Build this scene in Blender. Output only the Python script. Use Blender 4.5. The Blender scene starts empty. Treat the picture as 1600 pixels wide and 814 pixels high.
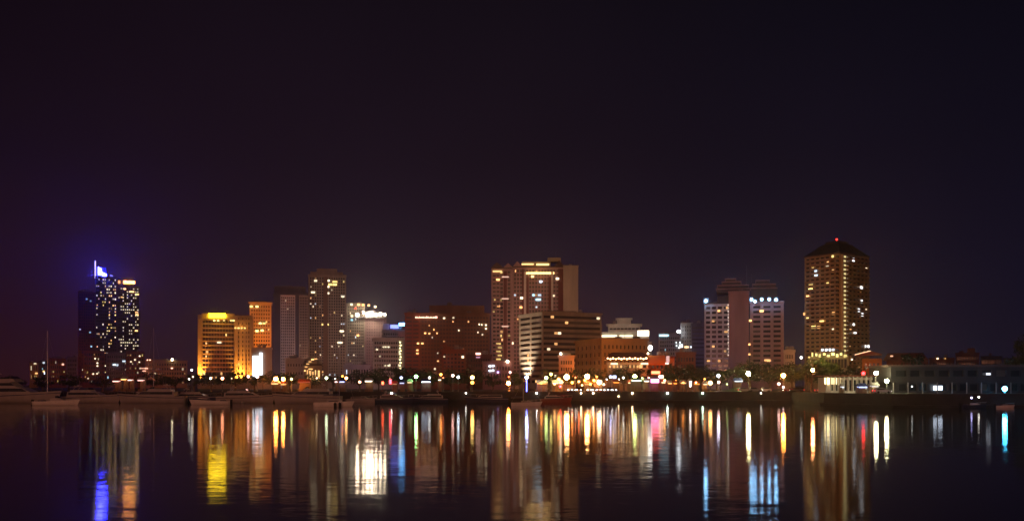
import bpy, math, random
from mathutils import Vector, Matrix

# ------------------------------------------------------------------ frame
F = 1537.0          # focal length in photo pixels (photo 1600 wide)
HC = 5.3            # camera height over the water, metres
HY = 602.0          # horizon row in the photo
GZ = 3.2            # quay / land level
LP, LS, SATL = .08, .25, 1.6    # fill light and floodlight power factors, lamp colour saturation
scene = bpy.context.scene
col = scene.collection
rnd = random.Random(7)

def X(px, Y): return (px - 800.0) * Y / F
def Z(py, Y): return HC + (HY - py) * Y / F
def P(px, py, Y): return Vector((X(px, Y), Y, Z(py, Y)))

# ------------------------------------------------------------------ materials
def _new(name):
    m = bpy.data.materials.new(name); m.use_nodes = True
    nt = m.node_tree; nt.nodes.clear()
    out = nt.nodes.new('ShaderNodeOutputMaterial')
    return m, nt, out

def mat(name, rgb, rough=0.8, metal=0.0, var=0.22, scale=0.15, spec=0.3, streak=True):
    """weathered opaque surface: noise blotches, rain streaks"""
    m, nt, out = _new(name)
    b = nt.nodes.new('ShaderNodeBsdfPrincipled')
    b.inputs['Roughness'].default_value = rough
    b.inputs['Metallic'].default_value = metal
    b.inputs['Specular IOR Level'].default_value = spec
    tc = nt.nodes.new('ShaderNodeTexCoord')
    mp = nt.nodes.new('ShaderNodeMapping')
    mp.inputs['Scale'].default_value = (1, 1, 0.18 if streak else 1)
    n1 = nt.nodes.new('ShaderNodeTexNoise')
    n1.inputs['Scale'].default_value = scale; n1.inputs['Detail'].default_value = 6
    rp = nt.nodes.new('ShaderNodeValToRGB')
    lo = [max(0, c * (1 - var)) for c in rgb]; hi = [min(1, c * (1 + var)) for c in rgb]
    rp.color_ramp.elements[0].position = .3; rp.color_ramp.elements[1].position = .7
    rp.color_ramp.elements[0].color = (*lo, 1); rp.color_ramp.elements[1].color = (*hi, 1)
    nt.links.new(tc.outputs['Object'], mp.inputs[0]); nt.links.new(mp.outputs[0], n1.inputs['Vector'])
    nt.links.new(n1.outputs[0], rp.inputs[0]); nt.links.new(rp.outputs[0], b.inputs['Base Color'])
    nt.links.new(b.outputs[0], out.inputs[0])
    return m

_em = {}
def emit(rgb, s, vary=0.0):
    key = (tuple(round(c, 4) for c in rgb), round(s, 3), vary)
    if key in _em: return _em[key]
    m, nt, out = _new('light_%d' % len(_em))
    e = nt.nodes.new('ShaderNodeEmission'); e.inputs[0].default_value = (*rgb, 1); e.inputs[1].default_value = s
    if vary:
        oi = nt.nodes.new('ShaderNodeObjectInfo')
        mr = nt.nodes.new('ShaderNodeMapRange')
        mr.inputs['To Min'].default_value = s * (1 - vary); mr.inputs['To Max'].default_value = s * (1 + vary)
        nt.links.new(oi.outputs['Random'], mr.inputs[0]); nt.links.new(mr.outputs[0], e.inputs[1])
    nt.links.new(e.outputs[0], out.inputs[0])
    _em[key] = m
    return m

def glass_mat(name, rgb, rough=0.12):
    m, nt, out = _new(name)
    b = nt.nodes.new('ShaderNodeBsdfPrincipled')
    b.inputs['Base Color'].default_value = (*rgb, 1); b.inputs['Roughness'].default_value = rough
    b.inputs['Specular IOR Level'].default_value = 0.5
    nt.links.new(b.outputs[0], out.inputs[0]); return m

M = dict(
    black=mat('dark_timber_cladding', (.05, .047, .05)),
    beige=mat('beige_render', (.42, .36, .29)), cream=mat('cream_render', (.52, .44, .33)),
    white=mat('white_render', (.66, .63, .6)), grey=mat('grey_concrete', (.3, .29, .29)),
    dark=mat('dark_concrete', (.13, .12, .13)), brown=mat('brown_stone', (.25, .15, .1)),
    red=mat('reddish_brick', (.3, .12, .07)), pink=mat('pink_render', (.45, .3, .3)),
    tan=mat('tan_render', (.4, .28, .17)), navy=mat('blue_grey_cladding', (.12, .12, .17)),
    maroon=mat('maroon_panel', (.16, .05, .045)), orange=mat('orange_render', (.5, .2, .05)),
    roof=mat('roof_felt', (.12, .08, .07)), redroof=mat('red_roof_tiles', (.22, .07, .045)),
    metal=mat('painted_steel', (.2, .2, .21), rough=.45, metal=.6, scale=2), pole=mat('lamp_post_paint', (.2, .2, .19), rough=.5, scale=2),
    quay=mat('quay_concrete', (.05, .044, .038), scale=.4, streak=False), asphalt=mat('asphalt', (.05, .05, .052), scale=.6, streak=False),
    paving=mat('promenade_paving', (.24, .2, .17), scale=.8, streak=False), earth=mat('city_ground', (.1, .095, .085), scale=.05, streak=False),
    paint=mat('road_paint', (.75, .74, .7), scale=3, streak=False),
    hull=mat('yacht_gelcoat', (.5, .47, .45), rough=.3, var=.1, scale=.5), hullw=mat('white_gelcoat', (.85, .83, .8), rough=.3, var=.08, scale=.5), hullblue=mat('navy_gelcoat', (.05, .06, .12), rough=.25, var=.1),
    hullred=mat('red_gelcoat', (.35, .04, .03), rough=.3, var=.1), deck=mat('teak_deck', (.3, .2, .12), scale=2), boot=mat('dark_bottom_paint', (.04, .02, .02)),
    canvas=mat('boat_canvas', (.1, .11, .16), rough=.9), sail=mat('furled_sailcloth', (.5, .47, .42), rough=.9),
    alloy=mat('mast_alloy', (.45, .45, .46), rough=.35, metal=.8, scale=2), rubber=mat('black_rubber', (.015, .015, .015), rough=.7),
    bark=mat('bark', (.12, .085, .06), scale=2), leaf=mat('foliage', (.06, .095, .03), rough=.6, var=.5, scale=.9, streak=False),
    leafd=mat('dark_foliage', (.042, .066, .026), rough=.6, var=.5, scale=.9, streak=False), palm=mat('palm_foliage', (.06, .09, .03), rough=.5, var=.3, scale=1, streak=False),
    tarp=mat('blue_tarpaulin', (.05, .09, .4), rough=.6), tent=mat('white_tent_cloth', (.7, .7, .66), rough=.9, var=.06),
    greentent=mat('green_tent_cloth', (.2, .42, .25), rough=.9), redcloth=mat('red_awning', (.45, .08, .04), rough=.9), awning=mat('orange_awning', (.65, .2, .03), rough=.9),
    carw=mat('white_car_paint', (.65, .65, .65), rough=.25, var=.03), cars=mat('silver_car_paint', (.35, .36, .38), rough=.25, var=.05), carr=mat('red_car_paint', (.4, .03, .02), rough=.25, var=.05),
    card=mat('black_car_paint', (.02, .02, .025), rough=.25, var=.05),
    wood=mat('stall_wood', (.28, .17, .09), scale=2),
    glass=glass_mat('dark_glass', (.02, .022, .026)), curtain=glass_mat('curtained_glass', (.1, .085, .07), .4),
)
WARM, YEL, WHT, COOL, CYAN, ORA = (1, .5, .17), (1, .7, .22), (1, .82, .52), (.75, .88, 1), (.45, .85, 1), (1, .42, .12)
def W(c, s=1.6): return emit(c, s * .9, .6)

# ------------------------------------------------------------------ mesh helpers
class MB:
    def __init__(s): s.v = []; s.f = []
    def add(s, vs, fs):
        o = len(s.v); s.v += [Vector(v) for v in vs]; s.f += [tuple(i + o for i in f) for f in fs]
        return s
    def box(s, lo, hi, R=None, o=None):
        vs = [Vector((x, y, z)) for z in (lo[2], hi[2]) for y in (lo[1], hi[1]) for x in (lo[0], hi[0])]
        if R is not None: vs = [R @ v for v in vs]
        if o is not None: vs = [v + Vector(o) for v in vs]
        return s.add(vs, [(0, 2, 3, 1), (4, 5, 7, 6), (0, 1, 5, 4), (2, 6, 7, 3), (0, 4, 6, 2), (1, 3, 7, 5)])
    def tube(s, pts, rad, n=8):
        pts = [Vector(p) for p in pts]; rs = rad if isinstance(rad, (list, tuple)) else [rad] * len(pts)
        vs = []; fs = []
        for i, p in enumerate(pts):
            d = (pts[min(i + 1, len(pts) - 1)] - pts[max(i - 1, 0)]).normalized()
            a = d.cross(Vector((0, 0, 1)) if abs(d.z) < .95 else Vector((1, 0, 0))).normalized(); b = d.cross(a)
            for k in range(n):
                t = 2 * math.pi * k / n; vs.append(p + (a * math.cos(t) + b * math.sin(t)) * rs[i])
        for i in range(len(pts) - 1):
            for k in range(n):
                fs.append((i * n + k, i * n + (k + 1) % n, (i + 1) * n + (k + 1) % n, (i + 1) * n + k))
        fs.append(tuple(range(n))[::-1]); fs.append(tuple((len(pts) - 1) * n + k for k in range(n)))
        return s.add(vs, fs)
    def lathe(s, prof, c, n=12):
        vs = []; fs = []; c = Vector(c)
        for r, z in prof:
            for k in range(n):
                t = 2 * math.pi * k / n; vs.append(c + Vector((r * math.cos(t), r * math.sin(t), z)))
        for i in range(len(prof) - 1):
            for k in range(n):
                fs.append((i * n + k, i * n + (k + 1) % n, (i + 1) * n + (k + 1) % n, (i + 1) * n + k))
        fs.append(tuple(range(n))[::-1]); fs.append(tuple((len(prof) - 1) * n + k for k in range(n)))
        return s.add(vs, fs)
    def ball(s, c, r, n=10, sz=1.0):
        prof = [(max(.001, r * math.sin(math.pi * i / 8)), -r * sz * math.cos(math.pi * i / 8)) for i in range(9)]
        return s.lathe(prof, c, n)
    def prism(s, prof, hw0, hw1=None, zr=None):
        """side profile [(x,z)] extruded across y, half width tapering from hw0 (lowest z) to hw1 (top)"""
        hw1 = hw0 if hw1 is None else hw1
        z0 = min(p[1] for p in prof); z1 = max(p[1] for p in prof)
        w = lambda z: hw0 + (hw1 - hw0) * (z - z0) / max(1e-6, z1 - z0)
        n = len(prof)
        vs = [(x, -w(z), z) for x, z in prof] + [(x, w(z), z) for x, z in prof]
        fs = [tuple(range(n)), tuple(range(2 * n - 1, n - 1, -1))] + [(i, i + n, (i + 1) % n + n, (i + 1) % n) for i in range(n)]
        return s.add(vs, fs)
    def build(s, name, m, parent=None, off=None, smooth=False, R=None):
        me = bpy.data.meshes.new(name)
        vs = s.v
        if off is not None: vs = [v - off for v in vs]
        if R is not None: vs = [R @ v for v in vs]
        me.from_pydata([tuple(v) for v in vs], [], s.f)
        me.materials.append(m); me.validate()
        import bmesh
        bm = bmesh.new(); bm.from_mesh(me); bmesh.ops.recalc_face_normals(bm, faces=bm.faces); bm.to_mesh(me); bm.free()
        if smooth:
            for p in me.polygons: p.use_smooth = True
        o = bpy.data.objects.new(name, me); col.objects.link(o)
        if parent is not None: o.parent = parent
        return o

def tag(o, label, cat, group=None, kind=None):
    if label: o['label'] = label
    if cat: o['category'] = cat
    if group: o['group'] = group
    if kind: o['kind'] = kind
    return o
def thing(name, label, cat, loc, rz=0.0, group=None):
    o = bpy.data.objects.new(name, None); col.objects.link(o)
    o.location = loc; o.rotation_euler = (0, 0, rz); o.empty_display_size = .5
    return tag(o, label, cat, group)
def structure(o): o['kind'] = 'structure'; return o

def copy_tree(o, parent=None):
    c = o.copy(); col.objects.link(c)
    if parent is not None: c.parent = parent
    for ch in list(o.children): copy_tree(ch, c)
    return c

_unit = {}
def pane(name, m, parent, c, u, n, w, h, t=.1):
    """a window pane: shared unit box, scaled"""
    key = m.name
    if key not in _unit:
        b = MB().box((-.5, -.5, -.5), (.5, .5, .5)); me = bpy.data.meshes.new('pane')
        me.from_pydata([tuple(v) for v in b.v], [], b.f); me.materials.append(m); _unit[key] = me
    o = bpy.data.objects.new(name, _unit[key]); col.objects.link(o); o.parent = parent
    R = Matrix((u * w, n * t, Vector((0, 0, h)))).transposed()
    o.matrix_basis = Matrix.Translation(c) @ R.to_4x4()
    return o

def point(px, py, Y, power, rgb, r=.4, name='fill_glow', at=None):
    l = bpy.data.lights.new(name, 'POINT'); l.energy = power * LP; l.color = [c ** SATL for c in rgb]; l.shadow_soft_size = r
    o = bpy.data.objects.new(name, l); o.location = at if at is not None else P(px, py, Y); col.objects.link(o); o.visible_glossy = False; return o  # unseen fill light without a fixture, left out of reflections
def spot(loc, target, power, rgb, deg=60, blend=.8, r=.4):
    l = bpy.data.lights.new('floodlight_beam', 'SPOT'); l.energy = power * LS; l.color = [c ** SATL for c in rgb]; l.spot_size = math.radians(deg); l.spot_blend = blend; l.shadow_soft_size = r
    o = bpy.data.objects.new('floodlight_beam', l); o.location = loc; col.objects.link(o); o.visible_glossy = False
    o.rotation_euler = (Vector(target) - Vector(loc)).to_track_quat('-Z', 'Y').to_euler(); return o

# ------------------------------------------------------------------ buildings
CAMS = [Vector((x, 0, HC)) for x in (-40, 0, 40)]
class Building:
    def __init__(s, name, label, cat, px, Y, seed=1, group=None):
        s.loc = Vector((X(px, Y), Y, GZ)); s.r = random.Random(seed)
        s.root = thing(name, label, cat, s.loc, group=group); s.nwin = 0; s.nlit = 0; s.rest = MB(); s.restm = None; s.more = MB(); s.morem = None; s.tops = []
    def part(s, mb, name, m, smooth=False): return mb.build(name, m, s.root, s.loc, smooth)
    def _win(s, c, u, n, w, h, lit, m_dark):
        if lit is not None and s.nlit >= 99:
            R = Matrix((u, n, Vector((0, 0, 1)))).transposed(); f = s.r.uniform(.5, 1)
            s.more.box((-w * f / 2, .04, -h * .4), (w * f / 2, .1, h * .4), R, c); s.morem = s.morem or lit
        elif lit is not None:
            s.nlit += 1; f = s.r.uniform(.5, 1); g = s.r.uniform(.6, 1)
            pane('lit_window', lit, s.root, c - s.loc + n * .07 + u * (w * (1 - f) / 2 * s.r.choice((-1, 1))), u, n, w * f, h * g)
        if s.nwin < 98:
            s.nwin += 1; pane('window', m_dark, s.root, c - s.loc, u, n, w, h)
        else:
            R = Matrix((u, n, Vector((0, 0, 1)))).transposed()
            s.rest.box((-w / 2, -.05, -h / 2), (w / 2, .05, h / 2), R, c); s.restm = m_dark
    def block(s, xc, xl, xr, ytop, Y, m, yaw=0, depth=None, z0=None, A=None, B=None, name='wall', roof='roof', roofm=None, roofh=.9, over=.35, ztop=None):
        """box whose near vertical edge stands at pixel column xc, distance Y; faces run to columns xl and xr"""
        th = math.radians(yaw); u = Vector((math.cos(th), math.sin(th), 0)); v = Vector((-math.sin(th), math.cos(th), 0))
        C = Vector((X(xc, Y), Y, 0))
        def ext(px, d):
            k = (px - 800) / F; return (k * C.y - C.x) / (d.x - k * d.y)
        w = ext(xr, u); d = ext(xl, v) if (yaw and xl is not None and depth is None) else (depth or 18)
        z0 = GZ - .3 if z0 is None else z0; z1 = Z(ytop, Y) if ztop is None else ztop
        mb = MB()
        faces = [(C, u, w, A), (C + u * w, v, d, B if yaw == 0 else None), (C + u * w + v * d, -u, w, None), (C + v * d, -v, d, B)]
        for (o, du, L, spec) in faces:
            n = Vector((du.y, -du.x, 0))
            mid = o + du * L / 2
            if not any((c - mid).dot(n) > 0 for c in CAMS): spec = None
            s._face(mb, o, du, n, L, z0, z1, spec)
        t = [C, C + u * w, C + u * w + v * d, C + v * d]
        mb.add([Vector((p.x, p.y, z1)) for p in t], [(0, 1, 2, 3)])
        s.part(mb, name, m)
        if roof:
            R = Matrix((u, v, Vector((0, 0, 1)))).transposed()
            s.part(MB().box((-over, -over, .003), (w + over, d + over, roofh), R, Vector((C.x, C.y, z1))), roof, roofm or m)
        if roof: s.tops.append((Vector((C.x, C.y, z1)), Matrix((u, v, Vector((0, 0, 1)))).transposed(), w * d, z1, w, d))
        return dict(C=C, u=u, v=v, w=w, d=d, z0=z0, z1=z1)
    def _face(s, mb, o, u, n, L, z0, z1, spec):
        H = z1 - z0
        at = lambda a, b, dd=0: Vector((o.x + u.x * a - n.x * dd, o.y + u.y * a - n.y * dd, z0 + b))
        if not spec:
            mb.add([at(0, 0), at(L, 0), at(L, H), at(0, H)], [(0, 1, 2, 3)]); return
        nc, nr = spec['nc'], spec['nr']; wf, hf = spec.get('wf', .6), spec.get('hf', .55); dp = spec.get('dp', .35)
        mx, mb0, mt = spec.get('mx', .8), spec.get('mb', 4), spec.get('mt', 1.0)
        cw, ch = (L - 2 * mx) / nc, (H - mb0 - mt) / nr
        xs = [0]; zs = [0]
        for i in range(nc): xs += [mx + i * cw + cw * (1 - wf) / 2, mx + (i + 1) * cw - cw * (1 - wf) / 2]
        for j in range(nr): zs += [mb0 + j * ch + ch * (1 - hf) * .6, mb0 + j * ch + ch * (1 - hf) * .6 + ch * hf]
        xs.append(L); zs.append(H); nx = len(xs)
        vs = [at(a, b) for b in zs for a in xs]; fs = []; holes = []
        for j in range(len(zs) - 1):
            for i in range(nx - 1):
                q = (j * nx + i, j * nx + i + 1, (j + 1) * nx + i + 1, (j + 1) * nx + i)
                if i % 2 and j % 2:
                    k = len(vs)
                    vs += [at(xs[i], zs[j], dp), at(xs[i + 1], zs[j], dp), at(xs[i + 1], zs[j + 1], dp), at(xs[i], zs[j + 1], dp)]
                    for e in range(4): fs.append((q[e], q[(e + 1) % 4], k + (e + 1) % 4, k + e))
                    holes.append((i // 2, j // 2, xs[i], xs[i + 1], zs[j], zs[j + 1]))
                else: fs.append(q)
        mb.add(vs, fs)
        pal = spec.get('pal') or [W(WARM), W(WHT), W(YEL)]; lit = spec.get('lit', 0); at_ = spec.get('at', {})
        sub = spec.get('sub', 0); md = spec.get('glass', M['glass'])
        for (i, j, a0, a1, b0, b1) in holes:
            l = None
            if not sub:
                if (i, j) in at_: l = at_[(i, j)]
                elif s.r.random() < lit * spec.get('cols', {}).get(i, 1): l = s.r.choice(pal)
            elif 'curt' in spec: pass
            dk = M['curtain'] if s.r.random() < .2 else md
            s._win(at((a0 + a1) / 2, (b0 + b1) / 2, dp + .03), u, n, a1 - a0 + .04, b1 - b0 + .04, l, dk)
            if sub:
                k = max(1, int((a1 - a0) / sub)); sw = (a1 - a0) / k
                for q in range(k):
                    if s.r.random() < lit and s.nlit < 99:
                        s.nlit += 1
                        pane('lit_window', s.r.choice(pal), s.root, at(a0 + (q + .5) * sw, (b0 + b1) / 2, dp - .08) - s.loc, u, n, sw * .86, (b1 - b0) * .9)
    def lit(s, px, py, Y, w, h, m, name='lit_window'):
        """one lit pane set just in front of a facade that faces the water"""
        k = .74 if Y > 490 else .9; w *= k; h *= k
        o = MB().box((-w / 2, -.06, -h / 2), (w / 2, .06, h / 2), None, P(px, py, Y)); return s.part(o, name, m)
    def balconies(s, g, n, face='A', zb=4, mt=1.5, out=1.1, h=1.0, m=None, ins=.4, a=0, b=1):
        C, u, v, w, d = g['C'], g['u'], g['v'], g['w'], g['d']
        if face == 'A': o, du, L, nn = C, u, w, -v
        else: o, du, L, nn = C, v, d, -u
        fh = (g['z1'] - g['z0'] - zb - mt) / n
        R = Matrix((du, nn, Vector((0, 0, 1)))).transposed()
        for k in range(n):
            z = g['z0'] + zb + k * fh
            s.part(MB().box((ins + a * L, .004, 0), (b * L - ins, out, h), R, Vector((o.x, o.y, z))), 'balcony', m)
    def done(s, face=True):
        # the bay curves: every block on the boulevard is turned to face the harbour basin
        if face:
            ph = math.atan2(s.loc.x, s.loc.y); s.root.rotation_euler = (0, 0, -ph); s.root.scale = (math.cos(ph), 1, 1)
        if s.more.f:
            o = s.part(s.more, 'lit_window', s.morem); o['kind'] = 'stuff'
        big = [t for t in s.tops if t[2] > 70 and t[3] > 14]
        for q, (c, R, ar, z, w, d) in enumerate(big[:3]):
            for _ in range(2 + s.r.randrange(3)):
                p = Vector((s.r.uniform(.15, .85) * w, s.r.uniform(.12, .5) * d, .94)); k = s.r.randrange(3)
                if k == 0: s.part(MB().lathe([(1.1, 0), (1.1, 1.7), (.9, 2), (.1, 2.1)], c + R @ p, 10), 'water_tank', M['grey'])
                elif k == 1: s.part(MB().box((-1.4, -.9, 0), (1.4, .9, 1.3), R, c + R @ p), 'air_unit', M['metal'])
                else:
                    b0 = c + R @ p; hh = s.r.uniform(3, 7)
                    s.part(MB().tube([b0, b0 + Vector((0, 0, hh))], [.12, .05], 6).box((-.8, -.03, hh * .8), (.8, .03, hh * .8 + .07), None, b0).box((-.5, -.03, hh * .65), (.5, .03, hh * .65 + .07), None, b0), 'antenna', M['metal'])
        if s.rest.f:
            o = s.part(s.rest, 'window', s.restm); o['kind'] = 'stuff'
    def turned(s, px, py, Y):
        ph = math.atan2(s.loc.x, s.loc.y); d = P(px, py, Y) - s.loc; d.x *= math.cos(ph)
        return s.loc + Matrix.Rotation(-ph, 3, 'Z') @ d
    def antenna(s, px, y0, y1, Y, r=.15, m=None):
        s.part(MB().tube([P(px, y0, Y), P(px, y1, Y)], [r, r * .5], 6), 'antenna', m or M['metal'])
    def plant(s, x0, x1, y0, y1, Y, d=6, m=None, name='plant_room', dy=3):
        a, b = P(x0, y1, Y + dy), P(x1, y0, Y + dy)
        s.part(MB().box((a.x, Y + dy, a.z), (b.x, Y + dy + d, b.z)), name, m or M['grey'])

# ================================================================== BUILDINGS
G = lambda nc, nr, lit=0.0, pal=None, **k: dict(nc=nc, nr=nr, lit=lit, pal=pal, **k)
MIX = [W(WARM), W(WHT), W(YEL), W(COOL, 1.2)]
DIMW = [W(WARM, .5), W(YEL, .4), W(WHT, .6)]
COOLS = [W(COOL), W(CYAN, 1.0), W(WHT)]

# ---- low blocks far at the end of the bay
b = Building('low_house', 'small far house washed in orange light with a lit upper floor, furthest along the shore', 'house', 52, 900, 1)
b.block(46, None, 60, 567, 900, M['tan'], depth=12, A=G(4, 2, .3, DIMW, mb=6), roofm=M['roof'])
b.lit(54, 567.8, 899, 3.2, 1.3, W(WHT, 2.4)); b.lit(56, 583, 899, 3, 1.6, W(WARM, 3)); b.done()
point(51, 580, 885, 9000, ORA)
b = Building('low_office', 'narrow dark grey far block with one cool lit top window beside the orange house', 'office', 67, 920, 2)
b.block(61, None, 75, 565, 920, M['dark'], depth=14, A=G(4, 5, .05, COOLS, mb=4)); b.lit(67.5, 566.5, 919, 2.6, 2.2, W(COOL, 1.5)); b.lit(67.5, 580, 919, 2, 1.6, W(WARM, 3)); b.done()
b = Building('apartment_block', 'far brown apartment block with a stepped flat roof and one pink lit window', 'apartments', 90, 900, 3)
b.block(77, None, 103, 561, 900, M['red'], depth=14, A=G(7, 5, .06, DIMW, mb=4)); b.plant(82, 100, 557.5, 561, 900)
b.lit(97.5, 569, 899, 2.6, 2, emit((1, .5, .35), 2)); b.done(); point(86, 580, 880, 9000, (1, .35, .15))
b = Building('apartment_block', 'far plain grey block with few windows between brown block and tall dark slab', 'apartments', 112, 930, 4)
b.block(104, None, 121, 559, 930, M['grey'], depth=14, A=G(5, 6, .03, DIMW, mb=4)); b.plant(106, 114, 556.5, 559, 930); b.done()
point(112, 575, 905, 4000, (1, .45, .4))

# ---- tall dark slab and the blue-lit tower
b = Building('apartment_tower', 'tall unlit dark slab with orange edge glow beside the blue lit tower', 'tower block', 135, 1030, 5)
g = b.block(122, None, 149, 457, 1030, M['maroon'], depth=24, A=G(7, 30, .012, COOLS, mb=8, wf=.55))
b.plant(128, 144, 453, 457, 1030); b.antenna(139, 453, 447, 1036)
for px, py in ((135, 467), (141, 470), (140, 519), (142, 541), (141, 556), (148, 566), (148, 571)): b.lit(px, py, 1029, 2.4, 1.8, W(CYAN, .9))
b.done()
point(124, 585, 1005, 26000, (1, .3, .1)); point(123, 558, 1008, 9000, (1, .3, .1)); point(123, 535, 1008, 5000, (1, .28, .1))

b = Building('skyscraper', 'tall dark tower crowned by glowing blue panels and a warm curved light', 'tower', 183, 1000, 6)
pal = [W(WHT, 1.9), W(WARM, 1.9), W(YEL, 1.6), W(WHT, 1.2)]
g1 = b.block(149, None, 183, 434, 1000, M['dark'], depth=30, A=G(10, 30, .36, pal, mb=14, wf=.62, hf=.5))
g2 = b.block(183.2, None, 218.5, 447, 1000, M['dark'], depth=30, A=G(10, 29, .42, pal, mb=14, wf=.62, hf=.5, cols={0: .3}))
for px, py, w in ((214, 459, 5), (213.5, 487, 4), (214, 491, 4), (213, 516, 4), (206, 455, 6), (190, 464, 3), (195, 451, 3)): b.lit(px, py, 999.6, w, 1.7, W(WARM, 3.2))
# stepped crown
b.part(MB().box((X(154, 1008), 1008, Z(433, 1008)), (X(171, 1008), 1016, Z(419, 1008))), 'crown', M['navy'])
BLUE = emit((.02, .022, 1), 150)
def slant(x0, x1, y0, y1, yb, Y, m, name):
    a, c = P(x0, y0, Y), P(x1, y1, Y); zb = Z(yb, Y)
    b.part(MB().add([(a.x, Y, zb), (c.x, Y, zb), (c.x, Y, c.z), (a.x, Y, a.z), (a.x, Y + .6, zb), (c.x, Y + .6, zb), (c.x, Y + .6, c.z), (a.x, Y + .6, a.z)],
        [(0, 1, 2, 3), (5, 4, 7, 6), (0, 4, 5, 1), (1, 5, 6, 2), (2, 6, 7, 3), (3, 7, 4, 0)]), name, m)
slant(157.5, 163.5, 418, 421, 431, 1007, BLUE, 'blue_panel'); slant(164, 171, 426, 429, 432.5, 1007, BLUE, 'blue_panel')
slant(176, 181, 429, 430.5, 433.5, 1007, emit((.25, .22, .9), 1.0), 'blue_panel')
b.part(MB().box((X(150, 1003), 1003, Z(436, 1003)), (X(151.8, 1003), 1005, Z(409, 1003))), 'mast_fin', emit((.75, .6, 1), 1.6))
cx = X(200, 1012); cz = Z(446, 1012)
b.part(MB().lathe([(9.8, 0), (9.8, 4.2), (8.6, 6.8), (8, 7.2)], (cx, 1012, cz), 24), 'crown', M['navy'])
for k, (x0, x1, s) in enumerate(((184.5, 188, 2), (193, 211, 13))):
    b.part(MB().box((X(x0, 1000), 1000.6, Z(442.6, 1000)), (X(x1, 1000), 1001.2, Z(438, 1000))), 'crown_light', emit((1, .34, .07), s))
b.done()
point(160, 425, 998, 40000, (.1, .1, 1), 1.5); point(203, 436, 996, 9000, (1, .45, .2))

b = Building('podium_block', 'mid-height dull red block in front of the tall dark slab with dotted lights', 'building', 147, 940, 7)
b.block(130, None, 164, 549, 940, M['red'], depth=20, A=G(9, 7, .09, DIMW, mb=4))
for px, py in ((148, 560), (151.5, 567), (151.5, 571.5), (145, 584), (151, 583.5), (137, 591)): b.lit(px, py, 939, 1.9, 1.5, W(WHT, 2.2))
b.done(); point(140, 585, 915, 9000, (1, .3, .15))
b = Building('office_block', 'greyish mid-height block with a bluish lit window pair at the blue tower foot', 'office', 181, 940, 8)
b.block(166, None, 196, 553, 940, M['grey'], depth=20, A=G(8, 7, .04, COOLS, mb=4)); b.plant(170, 190, 550, 553, 940)
for px, py, w in ((178, 569.7, 4), (182, 570, 4), (193, 564, 4)): b.lit(px, py, 939, w, 1.9, W(COOL, 2.0))
b.done(); point(181, 590, 918, 6000, (1, .5, .4))
b = Building('apartment_block', 'brown block with scattered white windows beside the grey block under the blue tower', 'apartments', 209, 900, 9)
b.block(197, None, 226, 550, 900, M['red'], depth=20, A=G(7, 7, .12, DIMW, mb=4))
for px, py in ((210, 562), (217.5, 556), (217, 565.5), (204, 565)): b.lit(px, py, 899, 1.7, 1.4, W(WHT, 2))
b.done(); point(198, 588, 880, 16000, (1, .3, .12))
b = Building('terrace_block', 'long low orange-brown block under a single bright roof lamp west of the golden hotel', 'building', 262, 850, 10)
b.block(227, None, 293, 564.5, 850, M['tan'], depth=20, A=G(16, 5, .05, DIMW, mb=3)); b.plant(232, 262, 561, 564.5, 850, m=M['brown'])
b.part(MB().ball(P(268.5, 561.5, 849), 1.0), 'roof_lamp', emit(WHT, 18)); b.part(MB().tube([P(268.5, 564.5, 849), P(268.5, 562.5, 849)], .12), 'lamp_post', M['pole'])
for px, py, w in ((222, 575.5, 4), (228, 575.5, 4), (225, 579.5, 4), (268, 575, 2.4), (230, 562.5, 1.5), (234, 562.5, 1.5)): b.lit(px, py, 849, w, 1.3, W((1, .45, .3), 2.6))
b.done(); point(240, 588, 830, 13000, (1, .32, .14)); point(270, 588, 830, 15000, (1, .35, .15)); point(288, 585, 832, 5000, (1, .5, .4))

# ---- golden floodlit hotel group
b = Building('hotel_building', 'golden floodlit hotel with banded windows and a glowing yellow rooftop sign', 'hotel', 350, 600, 11)
b.block(309, None, 316, 492, 600, M['cream'], depth=18, A=G(1, 15, .0, wf=.4, hf=.4, mb=3, dp=.5), name='end_bay', roof=None)
b.block(316.1, None, 366, 492, 600, M['cream'], depth=18, A=G(11, 15, .03, [W(YEL, 1.3), W(WARM, 1.5)], wf=.9, hf=.66, mb=3, mt=3, mx=.2, dp=.9))
b.block(366.1, None, 396, 492, 600, M['cream'], depth=18, A=G(8, 15, .04, [W(YEL, 1.3), W(WARM, 1.5)], wf=.56, hf=.5, mb=3, dp=.5), name='end_bay', roof=None)
for x0, x1 in ((309.5, 315.5), (366.5, 371.5), (374, 378.5), (381, 383), (386, 388), (391, 393)):
    b.part(MB().box((X(x0, 600), 599.2, GZ), (X(x1, 600), 599.996, Z(493, 600))), 'pier', M['cream'])
b.part(MB().box((X(309, 600), 599.0, Z(500.5, 600)), (X(396, 600), 599.2 - .01, Z(498.5, 600))), 'cornice', M['cream'])
b.part(MB().box((X(326.5, 600), 599, Z(496.5, 600)), (X(352.5, 600), 599.6, Z(490, 600))), 'rooftop_sign', emit((1, .66, .012), 13))
for px in (334, 340, 349, 360, 364): b.lit(px, 500.5 if px > 345 else 501, 598.8, 1.6, 1.1, W(YEL, 3))
for px, w in ((342, 3.5),): b.lit(px, 535, 599.3, w, 1.2, W(WHT, 2.2))
for px in (367, 372, 377, 382): b.lit(px, 512, 598.9, 1.5, 1, W(YEL, 2.2))
b.done()
for px, pw, dy in ((312, 60000, 2.2), (369, 20000, 2.2), (376.5, 30000, 2.2), (387, 9000, 2.0), (392, 9000, 2.0)):
    q0 = b.turned(px, 600, 600 - dy); q1 = b.turned(px, 500, 599.6); q0.z = 7
    spot(q0, q1, pw * 11, (1, .52, .13), 60, 1)
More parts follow.
